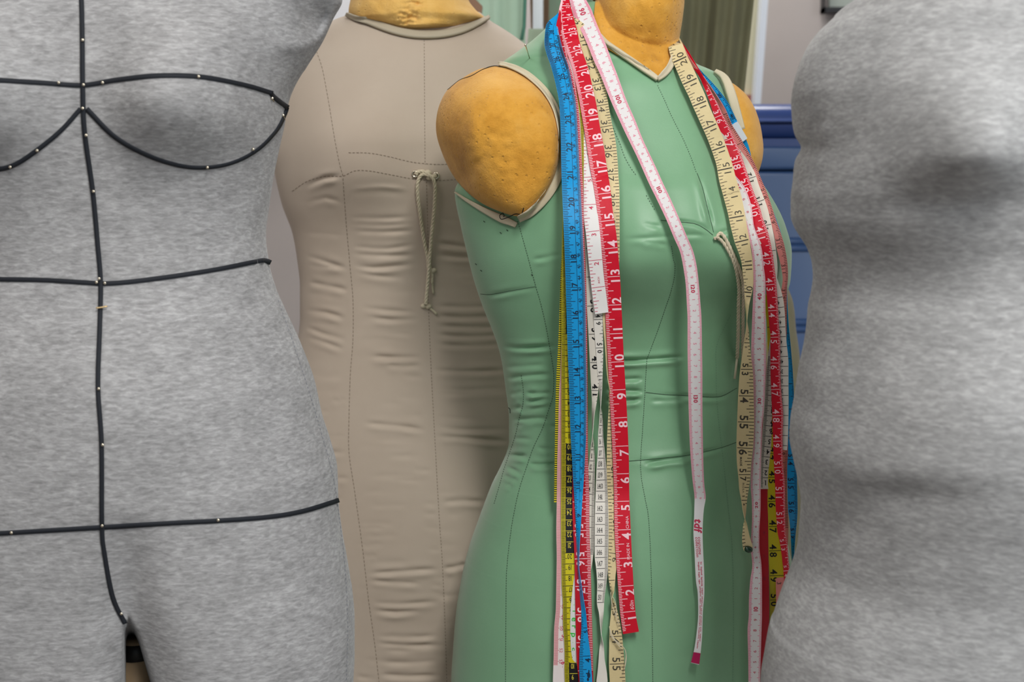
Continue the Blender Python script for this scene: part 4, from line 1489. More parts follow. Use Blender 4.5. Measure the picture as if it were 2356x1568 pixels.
for k in range(1, 26):
    s = str(k)
    sp = (fL(max(k - 0.5, 0)) - fL(k + 0.5))
    sz = 21 * min(1.0, sp / 55)
    if len(s) == 1:
        mark_text(mb, bL, s, fL(k) + 15, 0.74, sz, 1, 'up', 36, bold=0.02, xs=min(1, sp / 60))
    else:
        d = 10 * min(1, sp / 62)
        mark_text(mb, bL, s[0], fL(k) + d, 0.72, sz, 1, 'up', 36, bold=0.02, xs=min(1, sp / 60))
        mark_text(mb, bL, s[1], fL(k) - d, 0.72, sz, 1, 'up', 36, bold=0.02, xs=min(1, sp / 60))
mark_text(mb, bL, 'MADE IN', 1268, 0.78, 6.5, 1, 'up', 36, bold=0.0, xs=1.05)
mark_text(mb, bL, 'CHINA', 1201, 0.80, 6.5, 1, 'up', 36, bold=0.0, xs=1.05)
mark_text(mb, bL, '60in', 1391, 0.80, 9, 1, 'up', 36, bold=0.0, shear=.15)
fR = scale_fn([(34, 164), (35, 218), (36, 267), (37, 320.6), (38, 373), (39, 427), (40, 481.5), (41, 536), (42, 594), (43, 654), (44, 714), (45, 775), (46, 834.5), (47, 895), (48, 955.5), (49, 1014), (50, 1074), (51, 1133), (52, 1190.6), (53, 1252), (54, 1312)])
ticks(mb, bR, fR, 34.6, 56, 16, {1: 0.17, 2: 0.22, 4: 0.32, 8: 0.50, 16: 0.985}, 1, 1, 1.3, ya=190)
for k in range(35, 56):
    s = str(k)
    W = float(bR.wid(fR(k)))
    for c, d in ((s[0], -10), (s[1], 10)):
        mark_text(mb, bR, c, fR(k) + d, 0.36, min(18, W * .62), 1, 'down', max(W, 20), bold=0.01)
finish(mb, 'measuring_tape', 'red inch tape at the front of the left bundle, white numbers 1 to 25', [tape_mat('red vinyl tape', (206, 8, 40), rough=.3), INK_WHITE])

# ---- cream cloth tape
cL = Strand([(-20, 1306, 1325), (20, 1316, 1342), (60, 1324, 1347), (100, 1334, 1362), (140, 1344, 1376), (191, 1360, 1390), (216, 1365, 1396), (259, 1374, 1403), (290, 1379, 1409), (323, 1384, 1416), (366, 1388, 1420.6), (406, 1391, 1423), (439, 1393, 1425), (500, 1395, 1425.5), (580, 1396, 1425.5), (640, 1394, 1421), (728, 1387, 1412), (800, 1392, 1404), (850, 1396, 1402), (880, 1400, 1401), (927, 1412, 1400.5), (960, 1425, 1399), (1018, 1430, 1396.5), (1076, 1430, 1396), (1126, 1431, 1398), (1176, 1432, 1400), (1210, 1433, 1400.6), (1264, 1430, 1400), (1299, 1420, 1399), (1320, 1416.5, 1399.5), (1341, 1415, 1402), (1362, 1412, 1406), (1374, 1408, 1408.5), (1386, 1406.5, 1414), (1400, 1406, 1419), (1416, 1405, 1423), (1440, 1402.5, 1428), (1479, 1401.6, 1433), (1526, 1401, 1437), (1568, 1403, 1439), (1640, 1404, 1440)], 38, 0.0065, dsgn=-1)
cR = Strand([(60, 1530, 1548), (77, 1532, 1557), (101, 1536, 1570), (126, 1541.6, 1580), (153, 1553, 1593), (193, 1570.5, 1611.5), (218, 1583, 1622.5), (247, 1595.5, 1633.5), (284, 1612, 1650), (315, 1626, 1663), (353, 1640, 1677), (378, 1648, 1685), (413, 1654, 1694), (452, 1664.5, 1706), (489, 1674.5, 1713.5), (520, 1681, 1718.5), (558, 1691, 1726), (580, 1699.5, 1729), (603, 1706, 1732), (629, 1709, 1733), (653, 1712, 1733), (681, 1713, 1728), (702, 1715, 1723), (722, 1717, 1720), (738, 1718.5, 1718.5), (760, 1722, 1716.5), (786, 1724, 1712), (819, 1728, 1707.5), (869, 1733, 1701), (919, 1734, 1698), (969, 1735, 1696), (1023, 1733, 1694.5), (1056, 1729, 1695), (1098, 1726, 1699), (1122, 1723, 1700.5), (1147, 1719, 1705), (1172, 1716.5, 1709), (1188, 1715, 1712.5), (1194, 1714, 1714), (1205, 1710.5, 1718.5), (1217, 1709, 1721), (1238, 1707, 1726), (1254, 1708, 1731), (1262, 1710, 1734)], 40, 0.013, side='right')
mb = tape('', '', None, cL, cR, 0.004)
fL = scale_fn([(29, -10), (30, 40), (31, 93), (32, 144), (33, 194), (34, 242), (35, 291), (36, 348), (37, 401), (38, 459), (39, 520), (40, 585), (41, 650)])
ticks(mb, cL, fL, 29, 42, 8, {1: 0.28, 2: 0.28, 4: 0.42, 8: 0.95}, 1, 1, 1.4, ya=40, yb=700)
for k in range(30, 42):
    s = str(k)
    for c, d in ((s[0], -9.5), (s[1], 9.5)):
        mark_text(mb, cL, c, fL(k) + d, 0.42, 18, 1, 'down', 36, bold=0.0, shear=.12)
fB = scale_fn([(20, 560), (12, 1086), (10, 1209), (9, 1272.6), (8, 1334)])
ticks(mb, cL, fB, 7.6, 16, 8, {1: 0.24, 2: 0.30, 4: 0.40, 8: 0.9}, 0, 1, 1.5, ya=890, yb=1362)
for k in range(9, 15):
    s = str(k)
    if len(s) == 2:
        for c, d in ((s[0], 9.5), (s[1], -9.5)):
            mark_text(mb, cL, c, fB(k) + d, 0.52, 17, 1, 'up', 36, bold=0.0)
    else:
        mark_text(mb, cL, s, fB(k) + 14, 0.6, 16, 1, 'up', 36, bold=0.0)
fB = scale_fn([(53, 1400), (54, 1463), (55, 1526)])
ticks(mb, cL, fB, 52.7, 56.5, 8, {1: 0.22, 2: 0.22, 4: 0.36, 8: 0.95}, 1, 1, 1.6, ya=1385)
for k in (53, 54, 55, 56):
    s = str(k)
    for c, d in ((s[0], -9.5), (s[1], 9.5)):
        mark_text(mb, cL, c, fB(k) + d, 0.48, 18, 1, 'down', 36, bold=0.01)
fR = scale_fn([(21, 90), (20, 137), (19, 187), (18, 238), (17, 291), (16, 341), (15, 389), (14, 445), (13, 499), (12, 554), (11, 610), (10, 672), (9, 735)])
ticks(mb, cR, fR, 9.9, 21.5, 8, {1: 0.22, 2: 0.30, 4: 0.44, 8: 0.92}, 0, 1, 1.2, ya=80, yb=712, th_unit=2.6)
for k in range(10, 22):
    s = str(k)
    W = float(cR.wid(fR(k)))
    for c, d in ((s[0], 9), (s[1], -9)):
        mark_text(mb, cR, c, fR(k) + d, 0.60, 16, 1, 'up', max(W, 22), bold=0.0)
fR = scale_fn([(51, 727), (52, 788), (53, 849), (54, 910), (55, 970), (56, 1030), (57, 1091), (58, 1150)])
ticks(mb, cR, fR, 51.5, 58.2, 8, {1: 0.30, 2: 0.26, 4: 0.46, 8: 0.96}, 1, 1, 1.6, ya=765, yb=1182)
for k in range(52, 59):
    s = str(k)
    W = float(cR.wid(fR(k)))
    for c, d in ((s[0], -9.5), (s[1], 9.5)):
        mark_text(mb, cR, c, fR(k) + d, 0.40, min(19, W * .5), 1, 'down', max(W, 20), bold=0.02)
mark_text(mb, cR, 'MADE', 1061, 0.28, 5, 1, 'down', 34, bold=0.02)
mark_text(mb, cR, 'IN U.S.A.', 1122, 0.42, 4.5, 1, 'down', 24, bold=0.0)
ticks(mb, cR, scale_fn([(0, 1200), (1, 1262)]), 0, 0.95, 8, {1: 0.36}, 0, 1, 1.6)
CREAM = tape_mat('cream cloth tape', (226, 208, 160), rough=.6, weave=True)
o = finish(mb, 'measuring_tape', 'cream cloth tape with dark numbers, frontmost on the right side, frayed green end', [CREAM, INK_SOFT])
b = MB()
q = cR.at(1265, .5, 0.001)
a = np.linspace(0, math.pi, 9)
tube(b, [q + np.array([0.0036 * math.cos(u), 0, -0.0012 * math.cos(u)]) for u in a], 0.0032 * np.sin(a) ** .6 + 1e-5, 0, 12)
b.build('tape_end', mat('dark green glass bead', (10, 56, 36), rough=.08, spec=.6, coat=.5), o)
for p in ([(1405, 1362), (1408, 1390), (1416, 1412), (1424, 1436)], [(1410, 1372), (1416, 1385), (1418, 1405), (1415, 1420)], [(1402, 1440), (1406, 1462), (1420, 1478), (1436, 1490), (1441, 1510), (1438, 1534)], [(1403, 1446), (1412, 1468), (1428, 1482), (1440, 1500), (1437, 1540)], [(1406, 1455), (1420, 1480), (1430, 1492)]):
    b = MB()
    Yv = float(np.interp(p[0][1], cL.y, cL.Yc)) - 0.004
    tube(b, [PT(x, y, Yv) for x, y in spline(p, 3)], 0.00035, 0, 6)
    b.build('loose_thread', M['cord'], o)

# ---- blue tape
dL = Strand([(40, 1272, 1282), (60, 1256, 1284), (100, 1252.5, 1291), (125, 1258, 1298), (150, 1267, 1307), (200, 1280, 1318), (240, 1287, 1325), (300, 1290, 1329), (400, 1292, 1334), (500, 1296, 1339), (600, 1300, 1343), (700, 1303, 1347), (800, 1306, 1348), (900, 1310, 1350), (1000, 1313, 1348.5), (1050, 1316, 1346), (1100, 1318.5, 1343.5), (1150, 1322, 1340), (1200, 1325, 1337), (1260, 1327, 1333), (1300, 1328.5, 1332), (1340, 1332, 1337), (1380, 1335.5, 1343), (1410, 1338, 1348), (1440, 1338, 1351), (1470, 1336, 1354), (1500, 1333.5, 1358), (1540, 1333, 1361), (1568, 1334, 1363), (1620, 1334, 1364)], 45, [(35, .0045), (70, .0114)])
dR = Strand([(60, 1530, 1550), (100, 1555, 1571), (141, 1584, 1594), (163, 1601, 1613), (186, 1618, 1635), (209, 1634, 1655), (239, 1652, 1677), (264, 1668, 1690), (285, 1684, 1700), (319, 1705, 1716), (340, 1712, 1724), (368, 1722, 1730), (420, 1745, 1752), (480, 1765, 1777), (550, 1790, 1800), (620, 1803, 1808), (700, 1806, 1811.5), (728, 1807, 1813), (811, 1810, 1820.6), (861, 1813, 1824.5), (911, 1814.5, 1827), (960, 1814, 1830), (1040, 1812, 1832), (1089, 1811, 1833.5), (1139, 1812, 1834.5), (1172, 1813, 1835), (1194, 1816, 1834), (1229, 1819, 1830.5), (1275, 1821.5, 1827), (1310, 1823, 1826), (1568, 1824, 1828)], 34, 0.0045, side='right')
mb = tape('', '', None, dL, dR, 0.006)
fL = scale_fn([(29, 40), (28, 75), (27, 104), (26, 137), (25, 177), (24, 222), (23, 275), (22, 338), (21, 402), (20, 465), (19, 530), (18, 595.5), (17, 660.5), (16, 725), (15, 791), (14, 856), (13, 921), (12, 986), (11, 1051), (10, 1116), (9, 1182), (8, 1250), (4, 1508), (3, 1570)])
for y in np.arange(52, 1290, 6):
    mark_rect(mb, dL, y, y + 6.3, 0.600, 0.622, 1, 0.0003)
    if y < 1000:
        mark_rect(mb, dL, y, y + 6.3, 0.90, 1.0, 2, 0.0003)
ticks(mb, dL, fL, 8.2, 28.6, 16, {1: 0.26, 2: 0.30, 4: 0.36, 8: 0.48, 16: 0.60}, 0, 1, 1.3, ya=54)
ticks(mb, dL, fL, 2.5, 5.4, 16, {1: 0.30, 2: 0.34, 4: 0.40, 8: 0.60, 16: 0.95}, 0, 1, 1.3, ya=1400)
fC = scale_fn([(50, 480), (40, 738), (30, 993), (20, 1250)])
fC2 = scale_fn([(70, 83), (68, 113), (66, 137), (64, 163), (62, 198), (60, 238), (58, 287), (56, 336), (54, 386), (52, 436), (50, 486), (48, 536), (46, 587), (44, 639), (42, 691), (40, 742), (38, 794), (36, 846), (34, 896), (32, 948), (30, 998), (28, 1050), (26, 1102), (24, 1153)])
ticks(mb, dL, fC2, 26.2, 70, 10, {1: 0.16, 5: 0.24, 10: 0.28}, 1, 1, 1.1, ya=60, yb=1090)
for k in range(9, 29):
    s = str(k)
    W = float(dL.wid(fL(k)))
    sc = min(1, (fL(k - .5) - fL(k + .5)) / 64)
    if len(s) == 2:
        for c, d in ((s[0], 6.3 * sc), (s[1], -6.3 * sc)):
            mark_text(mb, dL, c, fL(k) + d, 0.47, 13.5 * min(1, W / 38), 1, 'up', max(W, 16), bold=0.02, xs=sc)
    else:
        mark_text(mb, dL, s, fL(k) + 4, 0.6, 10, 1, 'up', 16, bold=0.02)
for k in range(24, 70):
    W = float(dL.wid(fC2(k)))
    mark_text(mb, dL, str(k), fC2(k), 0.72, 7.0 * min(1, W / 38), 1, 'up', max(W, 20), bold=0.0, xs=1.0)
mark_text(mb, dL, '4', 1518, 0.74, 13, 1, 'up', 26, bold=0.02)
mark_text(mb, dL, '5', 1452, 0.72, 10, 1, 'up', 16, bold=0.02)
for (y, v, ry, rv) in ((1552, .74, 7, .13), (1543, .78, 3, .05), (1562, .66, 4, .09), (1548, .58, 1.4, .06)):
    a = np.linspace(0, 2 * math.pi, 13)[:-1]
    mb.add(dL.at(y + ry * np.sin(a), v + rv * np.cos(a), .0004), [tuple(range(12))], 1)
fR = scale_fn([(38, 170), (39, 221), (40, 269)])
ticks(mb, dR, fR, 37, 41, 16, {1: 0.22, 2: 0.25, 4: 0.32, 8: 0.42, 16: .5}, 1, 1, 1.2, ya=150, yb=278)
for y in np.arange(150, 276, 5):
    mark_rect(mb, dR, y, y + 5.2, 0.47, 0.50, 1, 0.0003)
for k in (38, 39, 40):
    mark_text(mb, dR, str(k), fR(k), 0.66, 8, 1, 'down', 22, bold=0.02)
    mark_text(mb, dR, str(int(round(k * 2.54))), fR(k) + 6, 0.26, 6, 1, 'down', 22, bold=0.0)
    mark_text(mb, dR, str(int(round(k * 2.54)) + 1), fR(k) + 28, 0.26, 6, 1, 'down', 22, bold=0.0)
fR = scale_fn([(52, 940), (54, 1056), (55, 1111), (56, 1165.5), (57, 1226)])
ticks(mb, dR, fR, 49, 58, 16, {1: 0.28, 2: 0.32, 4: 0.42, 8: 0.60, 16: .95}, 1, 1, 1.3, ya=735)
for k in (53, 54, 55, 56, 57):
    s = str(k)
    for c, d in ((s[0], -9), (s[1], 9)):
        mark_text(mb, dR, c, fR(k) + d, 0.36, 11.5, 1, 'down', 22, bold=0.02)
finish(mb, 'measuring_tape', 'bright blue tape with black numbers 12 to 28 on the left of the bundle', [tape_mat('blue vinyl tape', (8, 150, 216), rough=.24, spec=.5), INK_NAVY, mat('pale blue clear edge', (104, 150, 196), rough=.25)])
# white clip on the blue tape at the right shoulder
b = MB()
c4 = [(1684, 287), (1697, 279), (1719.5, 318), (1709, 326)]
Yv = float(np.interp(290, dR.y, dR.Yc))
Yw = float(np.interp(325, dR.y, dR.Yc))
fr = [PT(x, y, (Yv if i < 2 else Yw) - 0.004) for i, (x, y) in enumerate(c4)]
bk = [p + np.array([0, 0.006, 0]) for p in fr]
b.add(fr + bk, [(0, 1, 2, 3), (7, 6, 5, 4), (0, 4, 5, 1), (1, 5, 6, 2), (2, 6, 7, 3), (3, 7, 4, 0)])
tag(b.build('adhesive_tape_piece', mat('white adhesive tape', (205, 214, 220), rough=.4), None, smooth=False), 'small white sticky patch wrapped round the blue tape on the right shoulder', 'tape patch')

# ---- second red tape, behind the blue one
eL = Strand([(30, 1285, 1290), (60, 1280, 1292), (100, 1284, 1301), (133, 1290, 1306.5), (166, 1297, 1316), (207, 1306, 1326), (249, 1310, 1331), (273, 1312, 1333), (356, 1315, 1337.6), (455, 1318, 1342.6), (513, 1319, 1343.5), (596, 1321, 1346.5), (696, 1322, 1350), (836, 1322, 1351.5), (969, 1320, 1352), (1076, 1317, 1353.5), (1159, 1317, 1356), (1201, 1318, 1356), (1292, 1322, 1359), (1376, 1323.5, 1361), (1440, 1324.7, 1362.5), (1519, 1327, 1364.5), (1559, 1331, 1365), (1640, 1333, 1367)], 40, .0086)
eR = Strand([(60, 1525, 1545), (100, 1548, 1566), (200, 1588, 1610), (300, 1630, 1650), (350, 1646, 1668), (413, 1662, 1684), (489, 1682, 1704), (558, 1699, 1719), (620, 1720, 1738), (700, 1744, 1760), (900, 1748, 1764), (1100, 1745, 1768), (1250, 1746, 1768), (1400, 1747, 1770), (1500, 1747, 1768), (1620, 1746, 1766)], 36, 0.0015, side='right', behind=bR)
mb = tape('', '', None, eL, eR, 0.016)
fL = scale_fn([(38, 108), (39, 160), (40, 220), (44, 485), (50, 890), (52, 1023), (53, 1089), (54, 1154), (55, 1220), (56, 1284.5), (57, 1347.7), (58, 1413), (59, 1477), (60, 1541)])
ticks(mb, eL, fL, 37, 60, 16, {1: 0.20, 2: 0.24, 4: 0.34, 8: 0.55, 16: 0.98}, 1, 1, 1.5, ya=70)
for k in range(54, 60):
    s = str(k)
    for c, d in ((s[0], -10.5), (s[1], 10.5)):
        mark_text(mb, eL, c, fL(k) + d, 0.38, 18, 1, 'down', 37, bold=0.02)
for k, y in ((9, 1225), (5, 1278), (8, 1330)):
    mark_text(mb, eR, str(k), y, 0.55, 7, 2, 'upright', 22, bold=0.0)
finish(mb, 'measuring_tape', 'darker red inch tape behind the blue one, numbers 55 to 59 near the bottom', [tape_mat('deep red vinyl tape', (186, 6, 32), rough=.34), INK_WHITE, mat('faded pink ink', (150, 40, 56))])

# ---- yellow and black tape
fl_ = Strand([(60, 1290, 1312), (200, 1312, 1336), (260, 1318, 1342), (300, 1322, 1343), (400, 1322, 1343.6), (470, 1312, 1342), (480, 1300, 1335), (500, 1295, 1333), (596, 1293, 1332), (679, 1292, 1332), (836, 1292, 1332), (1100, 1291.8, 1331.5), (1159, 1291, 1331), (1194, 1291, 1331), (1278, 1292, 1332), (1341, 1292.6, 1333), (1390, 1295.5, 1335), (1426, 1295.5, 1336), (1466, 1298, 1337), (1506, 1299.5, 1338), (1539, 1299, 1338), (1568, 1300, 1338), (1640, 1300, 1338)], 42, .0050)
fr_ = Strand([(60, 1525, 1545), (110, 1553, 1568), (200, 1588, 1610), (300, 1630, 1650), (350, 1646, 1668), (413, 1662, 1684), (489, 1682, 1704), (558, 1699, 1719), (620, 1716, 1736), (680, 1746, 1764), (740, 1764, 1784), (800, 1766, 1788), (900, 1768, 1790), (960, 1770, 1790), (1018, 1772, 1792), (1056, 1771, 1795), (1089, 1767.5, 1797), (1155, 1766, 1800), (1200, 1767.5, 1803), (1252, 1768, 1804), (1328, 1770, 1806), (1390, 1771, 1807), (1450, 1771, 1808), (1568, 1770, 1808)], 40, 0.003, side='right', behind=bR)
mb = tape('', '', None, fl_, fr_, 0.020)
fcm = lambda k: 1271 + (20 - k) * 25.2


def yblock(y0, y1, mi):
    for y in np.arange(y0, y1, 6.3):
        mark_rect(mb, fl_, y, min(y + 6.4, y1), 0.25, 0.985, mi, 0.0003)


for k in range(1, 62):
    y0, y1 = fcm(k), fcm(k - 1)
    dark = (k // 10) % 2 == (0 if k <= 10 else 0)
    dark = (21 <= k <= 30) or (1 <= k <= 10) or (41 <= k <= 50)
    if y0 < 500 or y1 > 1630:
        continue
    if dark:
        yblock(y0 + .5, y1 - .5, 1)
    mark_rect(mb, fl_, y0 - .7, y0 + .7, 0.02, 0.98, 3 if dark else 1, 0.0004)
    mark_text(mb, fl_, str(k), y0 + 8.5, 0.47, 11.5, 3 if dark else 1, 'turned', 41, bold=0.01, xs=.66)
for i in range(0, 620):
    y = fcm(i / 10)
    if 505 < y < 1600:
        mark_rect(mb, fl_, y - .55, y + .55, 0.02, 0.32 if i % 5 == 0 else 0.22, 1, 0.0004)
for y in np.arange(262, 470, 3.4):
    mark_rect(mb, fl_, y - .6, y + .6, 0.45, 0.98, 1, 0.0004)
fR = scale_fn([(40, 810), (43, 985), (44, 1042), (45, 1097), (46, 1152), (47, 1210), (48, 1265.7), (49, 1323), (50, 1379), (51, 1436)])
ticks(mb, fr_, fR, 39, 53, 1, {1: 0.97}, 1, 1, 1.3)
for k in range(40, 52):
    s = str(k)
    for c, d in ((s[0], -9), (s[1], 9)):
        mark_text(mb, fr_, c, fR(k) + d, 0.30, 16, 1, 'down', 37, bold=0.02)
finish(mb, 'measuring_tape', 'yellow tape with black blocks and upside-down numbers, left of the blue tape', [tape_mat('yellow vinyl tape', (206, 194, 22), rough=.35), INK, INK, INK_YELLOW])

# ---- narrow yellow edge, outermost left
gL = Strand([(60, 1288, 1310), (300, 1308, 1335), (480, 1296, 1332), (596, 1292, 1328), (629, 1290, 1325), (696, 1288, 1322), (786, 1284.6, 1318), (869, 1280, 1314), (936, 1278, 1312), (1000, 1277, 1311), (1076, 1276, 1310), (1155, 1274.8, 1308)], 40, .0006)
mb = tape('', '', None, gL, None, 0.024)
for y in np.arange(560, 1153, 5.05):
    mark_rect(mb, gL, y - 1.0, y + 1.0, 0.0, 0.24, 1)
finish(mb, 'measuring_tape', 'yellow tape with black edge ticks, outermost left and ending above the hips', [tape_mat('lemon vinyl tape', (214, 200, 30), rough=.35), INK])

# ---- pale pink tape between the two yellow ones
hL = Strand([(60, 1289, 1310), (300, 1310, 1338), (480, 1300, 1334), (700, 1296, 1330), (803, 1291, 1325), (853, 1289.5, 1323), (902, 1286.5, 1320), (969, 1284.8, 1318), (1076, 1282, 1316), (1159, 1281, 1315), (1220, 1280, 1314), (1278, 1281, 1315), (1348, 1280, 1314), (1400, 1279, 1313), (1446, 1275, 1309), (1506, 1274, 1308), (1568, 1272, 1306), (1640, 1271, 1305)], 36, .0020)
mb = tape('', '', None, hL, None, 0.028)
for y in np.arange(780, 1530, 6):
    mark_rect(mb, hL, y, y + 6.2, 0.0, 0.30, 2, 0.0003)
for y in np.arange(800, 1530, 2.5):
    mark_rect(mb, hL, y - .55, y + .55, 0.02, 0.28, 1)
for k, y in enumerate(np.arange(1368, 1540, 25.4)):
    mark_rect(mb, hL, y - .6, y + .6, 0.28, 0.36, 1)
    mark_text(mb, hL, str(47 + k), y, 0.50, 7.5, 3, 'down', 35, bold=0.0)
mark_rect(mb, hL, 1360, 1535, 0.615, 0.635, 1)
for k, (y, c) in enumerate(((1462, '5'), (1524, '6'))):
    mark_text(mb, hL, c, y, 0.68, 10, 3, 'down', 35, bold=0.02)
finish(mb, 'measuring_tape', 'pale pink and white tape squeezed between the yellow tapes on the far left', [tape_mat('white pink vinyl tape', (232, 222, 220)), mat('faint red ink', (196, 120, 124)), mat('pale rose printed edge', (234, 190, 192)), INK_RED])

# ---- short white tape with red numbers
jL = Strand([(-10, 1306, 1322), (60, 1300, 1318), (150, 1320, 1342), (240, 1338, 1364), (290, 1343, 1372), (310, 1342.5, 1372), (346, 1342, 1362), (406, 1343, 1367), (449, 1343, 1371), (489, 1343, 1375), (546, 1349, 1381.5), (588, 1353, 1385), (637, 1358, 1389.5), (679, 1363, 1395), (720, 1369, 1400)], 36, [(290, .0048), (400, .0066), (500, .0080), (620, .0112)])
mb = tape('', '', None, jL, None, 0.010)
fL = scale_fn([(7, 286), (6, 346), (5, 407.5), (4, 470.5), (3, 532), (2, 598), (1, 660), (0, 722)])
ticks(mb, jL, fL, 0, 7, 8, {1: 0.22, 2: 0.28, 4: 0.42, 8: 0.98}, 0, 1, 1.2)
for k in range(1, 7):
    mark_text(mb, jL, str(k), fL(k) + 8, 0.55, 11, 1, 'up', 33, bold=0.01)
mark_text(mb, jL, 'INCH', 644, 0.60, 4.5, 1, 'up', 33, bold=0.0)
finish(mb, 'measuring_tape', 'short white tape with red numbers 1 to 6, ending over the red tape', [tape_mat('bright white vinyl tape', (232, 230, 228), rough=.3), INK_RED])

# ---- cream-white tape with bold black inch numbers, twisting to centimetres
kL = Strand([(40, 1300, 1320), (200, 1330, 1350), (350, 1340, 1362), (450, 1342, 1366), (521, 1344, 1370), (596, 1347.6, 1378), (696, 1350, 1381), (770, 1354, 1384), (819, 1356.5, 1383), (869, 1359, 1379), (894, 1360.5, 1377), (927, 1362, 1372.5), (952, 1362, 1367.5), (980, 1362, 1365), (1000, 1363.5, 1363.5), (1015, 1365.5, 1361.5), (1035, 1366.8, 1358.5), (1059, 1368.5, 1356), (1109, 1368.2, 1348), (1176, 1367.5, 1343), (1236, 1367.5, 1340), (1292, 1363, 1340), (1320, 1358, 1338), (1400, 1352, 1334), (1568, 1348, 1330)], 35, 0.0045)
kR = Strand([(60, 1525, 1545), (90, 1540, 1562), (200, 1588, 1611), (250, 1608, 1631), (300, 1632, 1656), (346, 1675, 1704), (373, 1696, 1723), (401, 1710, 1738), (426, 1717, 1746), (446, 1724, 1754), (479, 1736, 1766), (512, 1744, 1774), (550, 1753, 1782), (580, 1760, 1786), (616, 1766, 1789), (649, 1770, 1787), (690, 1774, 1784), (730, 1777, 1780), (748, 1778, 1778), (770, 1781, 1774), (800, 1784, 1769), (853, 1790, 1763), (911, 1790, 1760), (960, 1788, 1756.5), (1000, 1783, 1754), (1031, 1777, 1752.6), (1053, 1772.5, 1751.5), (1081, 1769, 1751), (1101, 1767.5, 1750.5), (1124, 1768, 1750)], 32, [(320, .0005), (380, .003), (450, .006)], side='right')
mb = tape('', '', None, kL, kR, 0.018)
fL = scale_fn([(36, 570), (38, 703), (39, 768), (40, 833.6), (41, 897.5), (42, 962)])
ticks(mb, kL, fL, 36, 41.4, 8, {1: 0.14, 4: 0.25, 8: 0.97}, 1, 1, 1.2, ya=540, yb=930)
for k in (36, 37, 38, 39, 40, 41):
    s = str(k)
    W = max(22, float(kL.wid(fL(k))))
    for c, d in ((s[0], -9.5), (s[1], 9.5)):
        mark_text(mb, kL, c, fL(k) + d, 0.52, 15, 1, 'down', W, bold=0.03, serif=True)
fB = scale_fn([(110, 1034), (111, 1059.5), (120, 1289)])
for i in range(1097, 1195):
    y = fB(i / 10)
    mark_rect(mb, kL, y - .5, y + .5, 0.72, 0.97, 1)
for k in range(110, 120):
    mark_rect(mb, kL, fB(k) - .6, fB(k) + .6, 0.03, 0.97, 1)
    mark_text(mb, kL, str(k), fB(k) - 12, 0.36, 11, 1, 'upright', 32, bold=0.01, serif=True, xs=.75)
fR = scale_fn([(14, 299), (13, 355), (12, 410), (11, 464), (10, 519), (9, 577), (8, 638)])
for k in (8, 9, 10, 11, 12, 13):
    s = str(k)
    mark_rect(mb, kR, fR(k) - .6, fR(k) + .6, 0.03, 0.97, 1)
    if len(s) == 2:
        for c, d in ((s[0], 7.5), (s[1], -7.5)):
            mark_text(mb, kR, c, fR(k) + d, 0.50, 11, 1, 'up', 30, bold=0.02, serif=True)
    else:
        mark_text(mb, kR, s, fR(k) + 10, 0.5, 11, 1, 'up', 28, bold=0.02, serif=True)
fR = scale_fn([(0, 1122), (1, 1098), (2, 1075), (3, 1050), (4, 1027), (5, 1003), (6, 979), (7, 956), (8, 933), (9, 909), (12, 840)])
for i in range(0, 130):
    y = fR(i / 10)
    if 800 < y < 1122:
        mark_rect(mb, kR, y - .5, y + .5, 0.03, 0.34 if i % 5 == 0 else 0.24, 1)
for k in range(1, 12):
    mark_rect(mb, kR, fR(k) - .6, fR(k) + .6, 0.03, 0.97, 1)
    mark_text(mb, kR, str(k), fR(k) + 12, 0.62, 11, 1, 'turned', max(18, float(kR.wid(fR(k)))), bold=0.02, serif=True, xs=.9)
finish(mb, 'measuring_tape', 'off-white tape with bold numbers 39 to 41, twisting beside the red tape', [tape_mat('ivory vinyl tape', (226, 221, 208), rough=.35), INK])

# ---- second off-white tape, centimetres 136 to 150 at the end
lL = Strand([(30, 1300, 1318), (200, 1335, 1352), (350, 1348, 1364), (500, 1354, 1374), (650, 1360, 1381), (720, 1365, 1386), (761, 1367.5, 1387), (803, 1371, 1388), (853, 1374.5, 1386.8), (894, 1378.5, 1385), (919, 1380, 1383), (935, 1382, 1382), (948, 1384.5, 1380.5), (969, 1386.5, 1379), (1001, 1387.5, 1376), (1035, 1391, 1375.5), (1076, 1395, 1372.5), (1126, 1399, 1370.5), (1176, 1400, 1369), (1208, 1400, 1368.5), (1278, 1399, 1368), (1306, 1398.5, 1371.5), (1348, 1394, 1374), (1376, 1390.5, 1373), (1390, 1389.7, 1373.5), (1406, 1389, 1377.5), (1425, 1386.5, 1380), (1445, 1385, 1382), (1460, 1383.8, 1383.8), (1475, 1382.5, 1387), (1493, 1379, 1390), (1513, 1377.5, 1391), (1532, 1376, 1394), (1552, 1374, 1397), (1568, 1372, 1398), (1640, 1371, 1400)], 36, 0.0062)
lR = Strand([(60, 1525, 1545), (100, 1550, 1566), (200, 1588, 1610), (250, 1608, 1630), (300, 1630, 1650), (350, 1646, 1668), (413, 1662, 1684), (489, 1690, 1712), (560, 1730, 1752), (640, 1768, 1788), (700, 1784, 1804), (780, 1790, 1809), (836, 1790, 1814), (900, 1790, 1814), (960, 1790, 1814), (1006, 1788, 1813), (1034, 1787, 1811)], 34, 0.0038, side='right')
mb = tape('', '', None, lL, lR, 0.022)
fL = scale_fn([(47, 604), (48, 669), (49, 734.6), (50, 799.6), (51, 864)])
ticks(mb, lL, fL, 47, 51.6, 8, {1: 0.14, 4: 0.4, 8: 0.97}, 1, 1, 1.2, ya=600, yb=920)
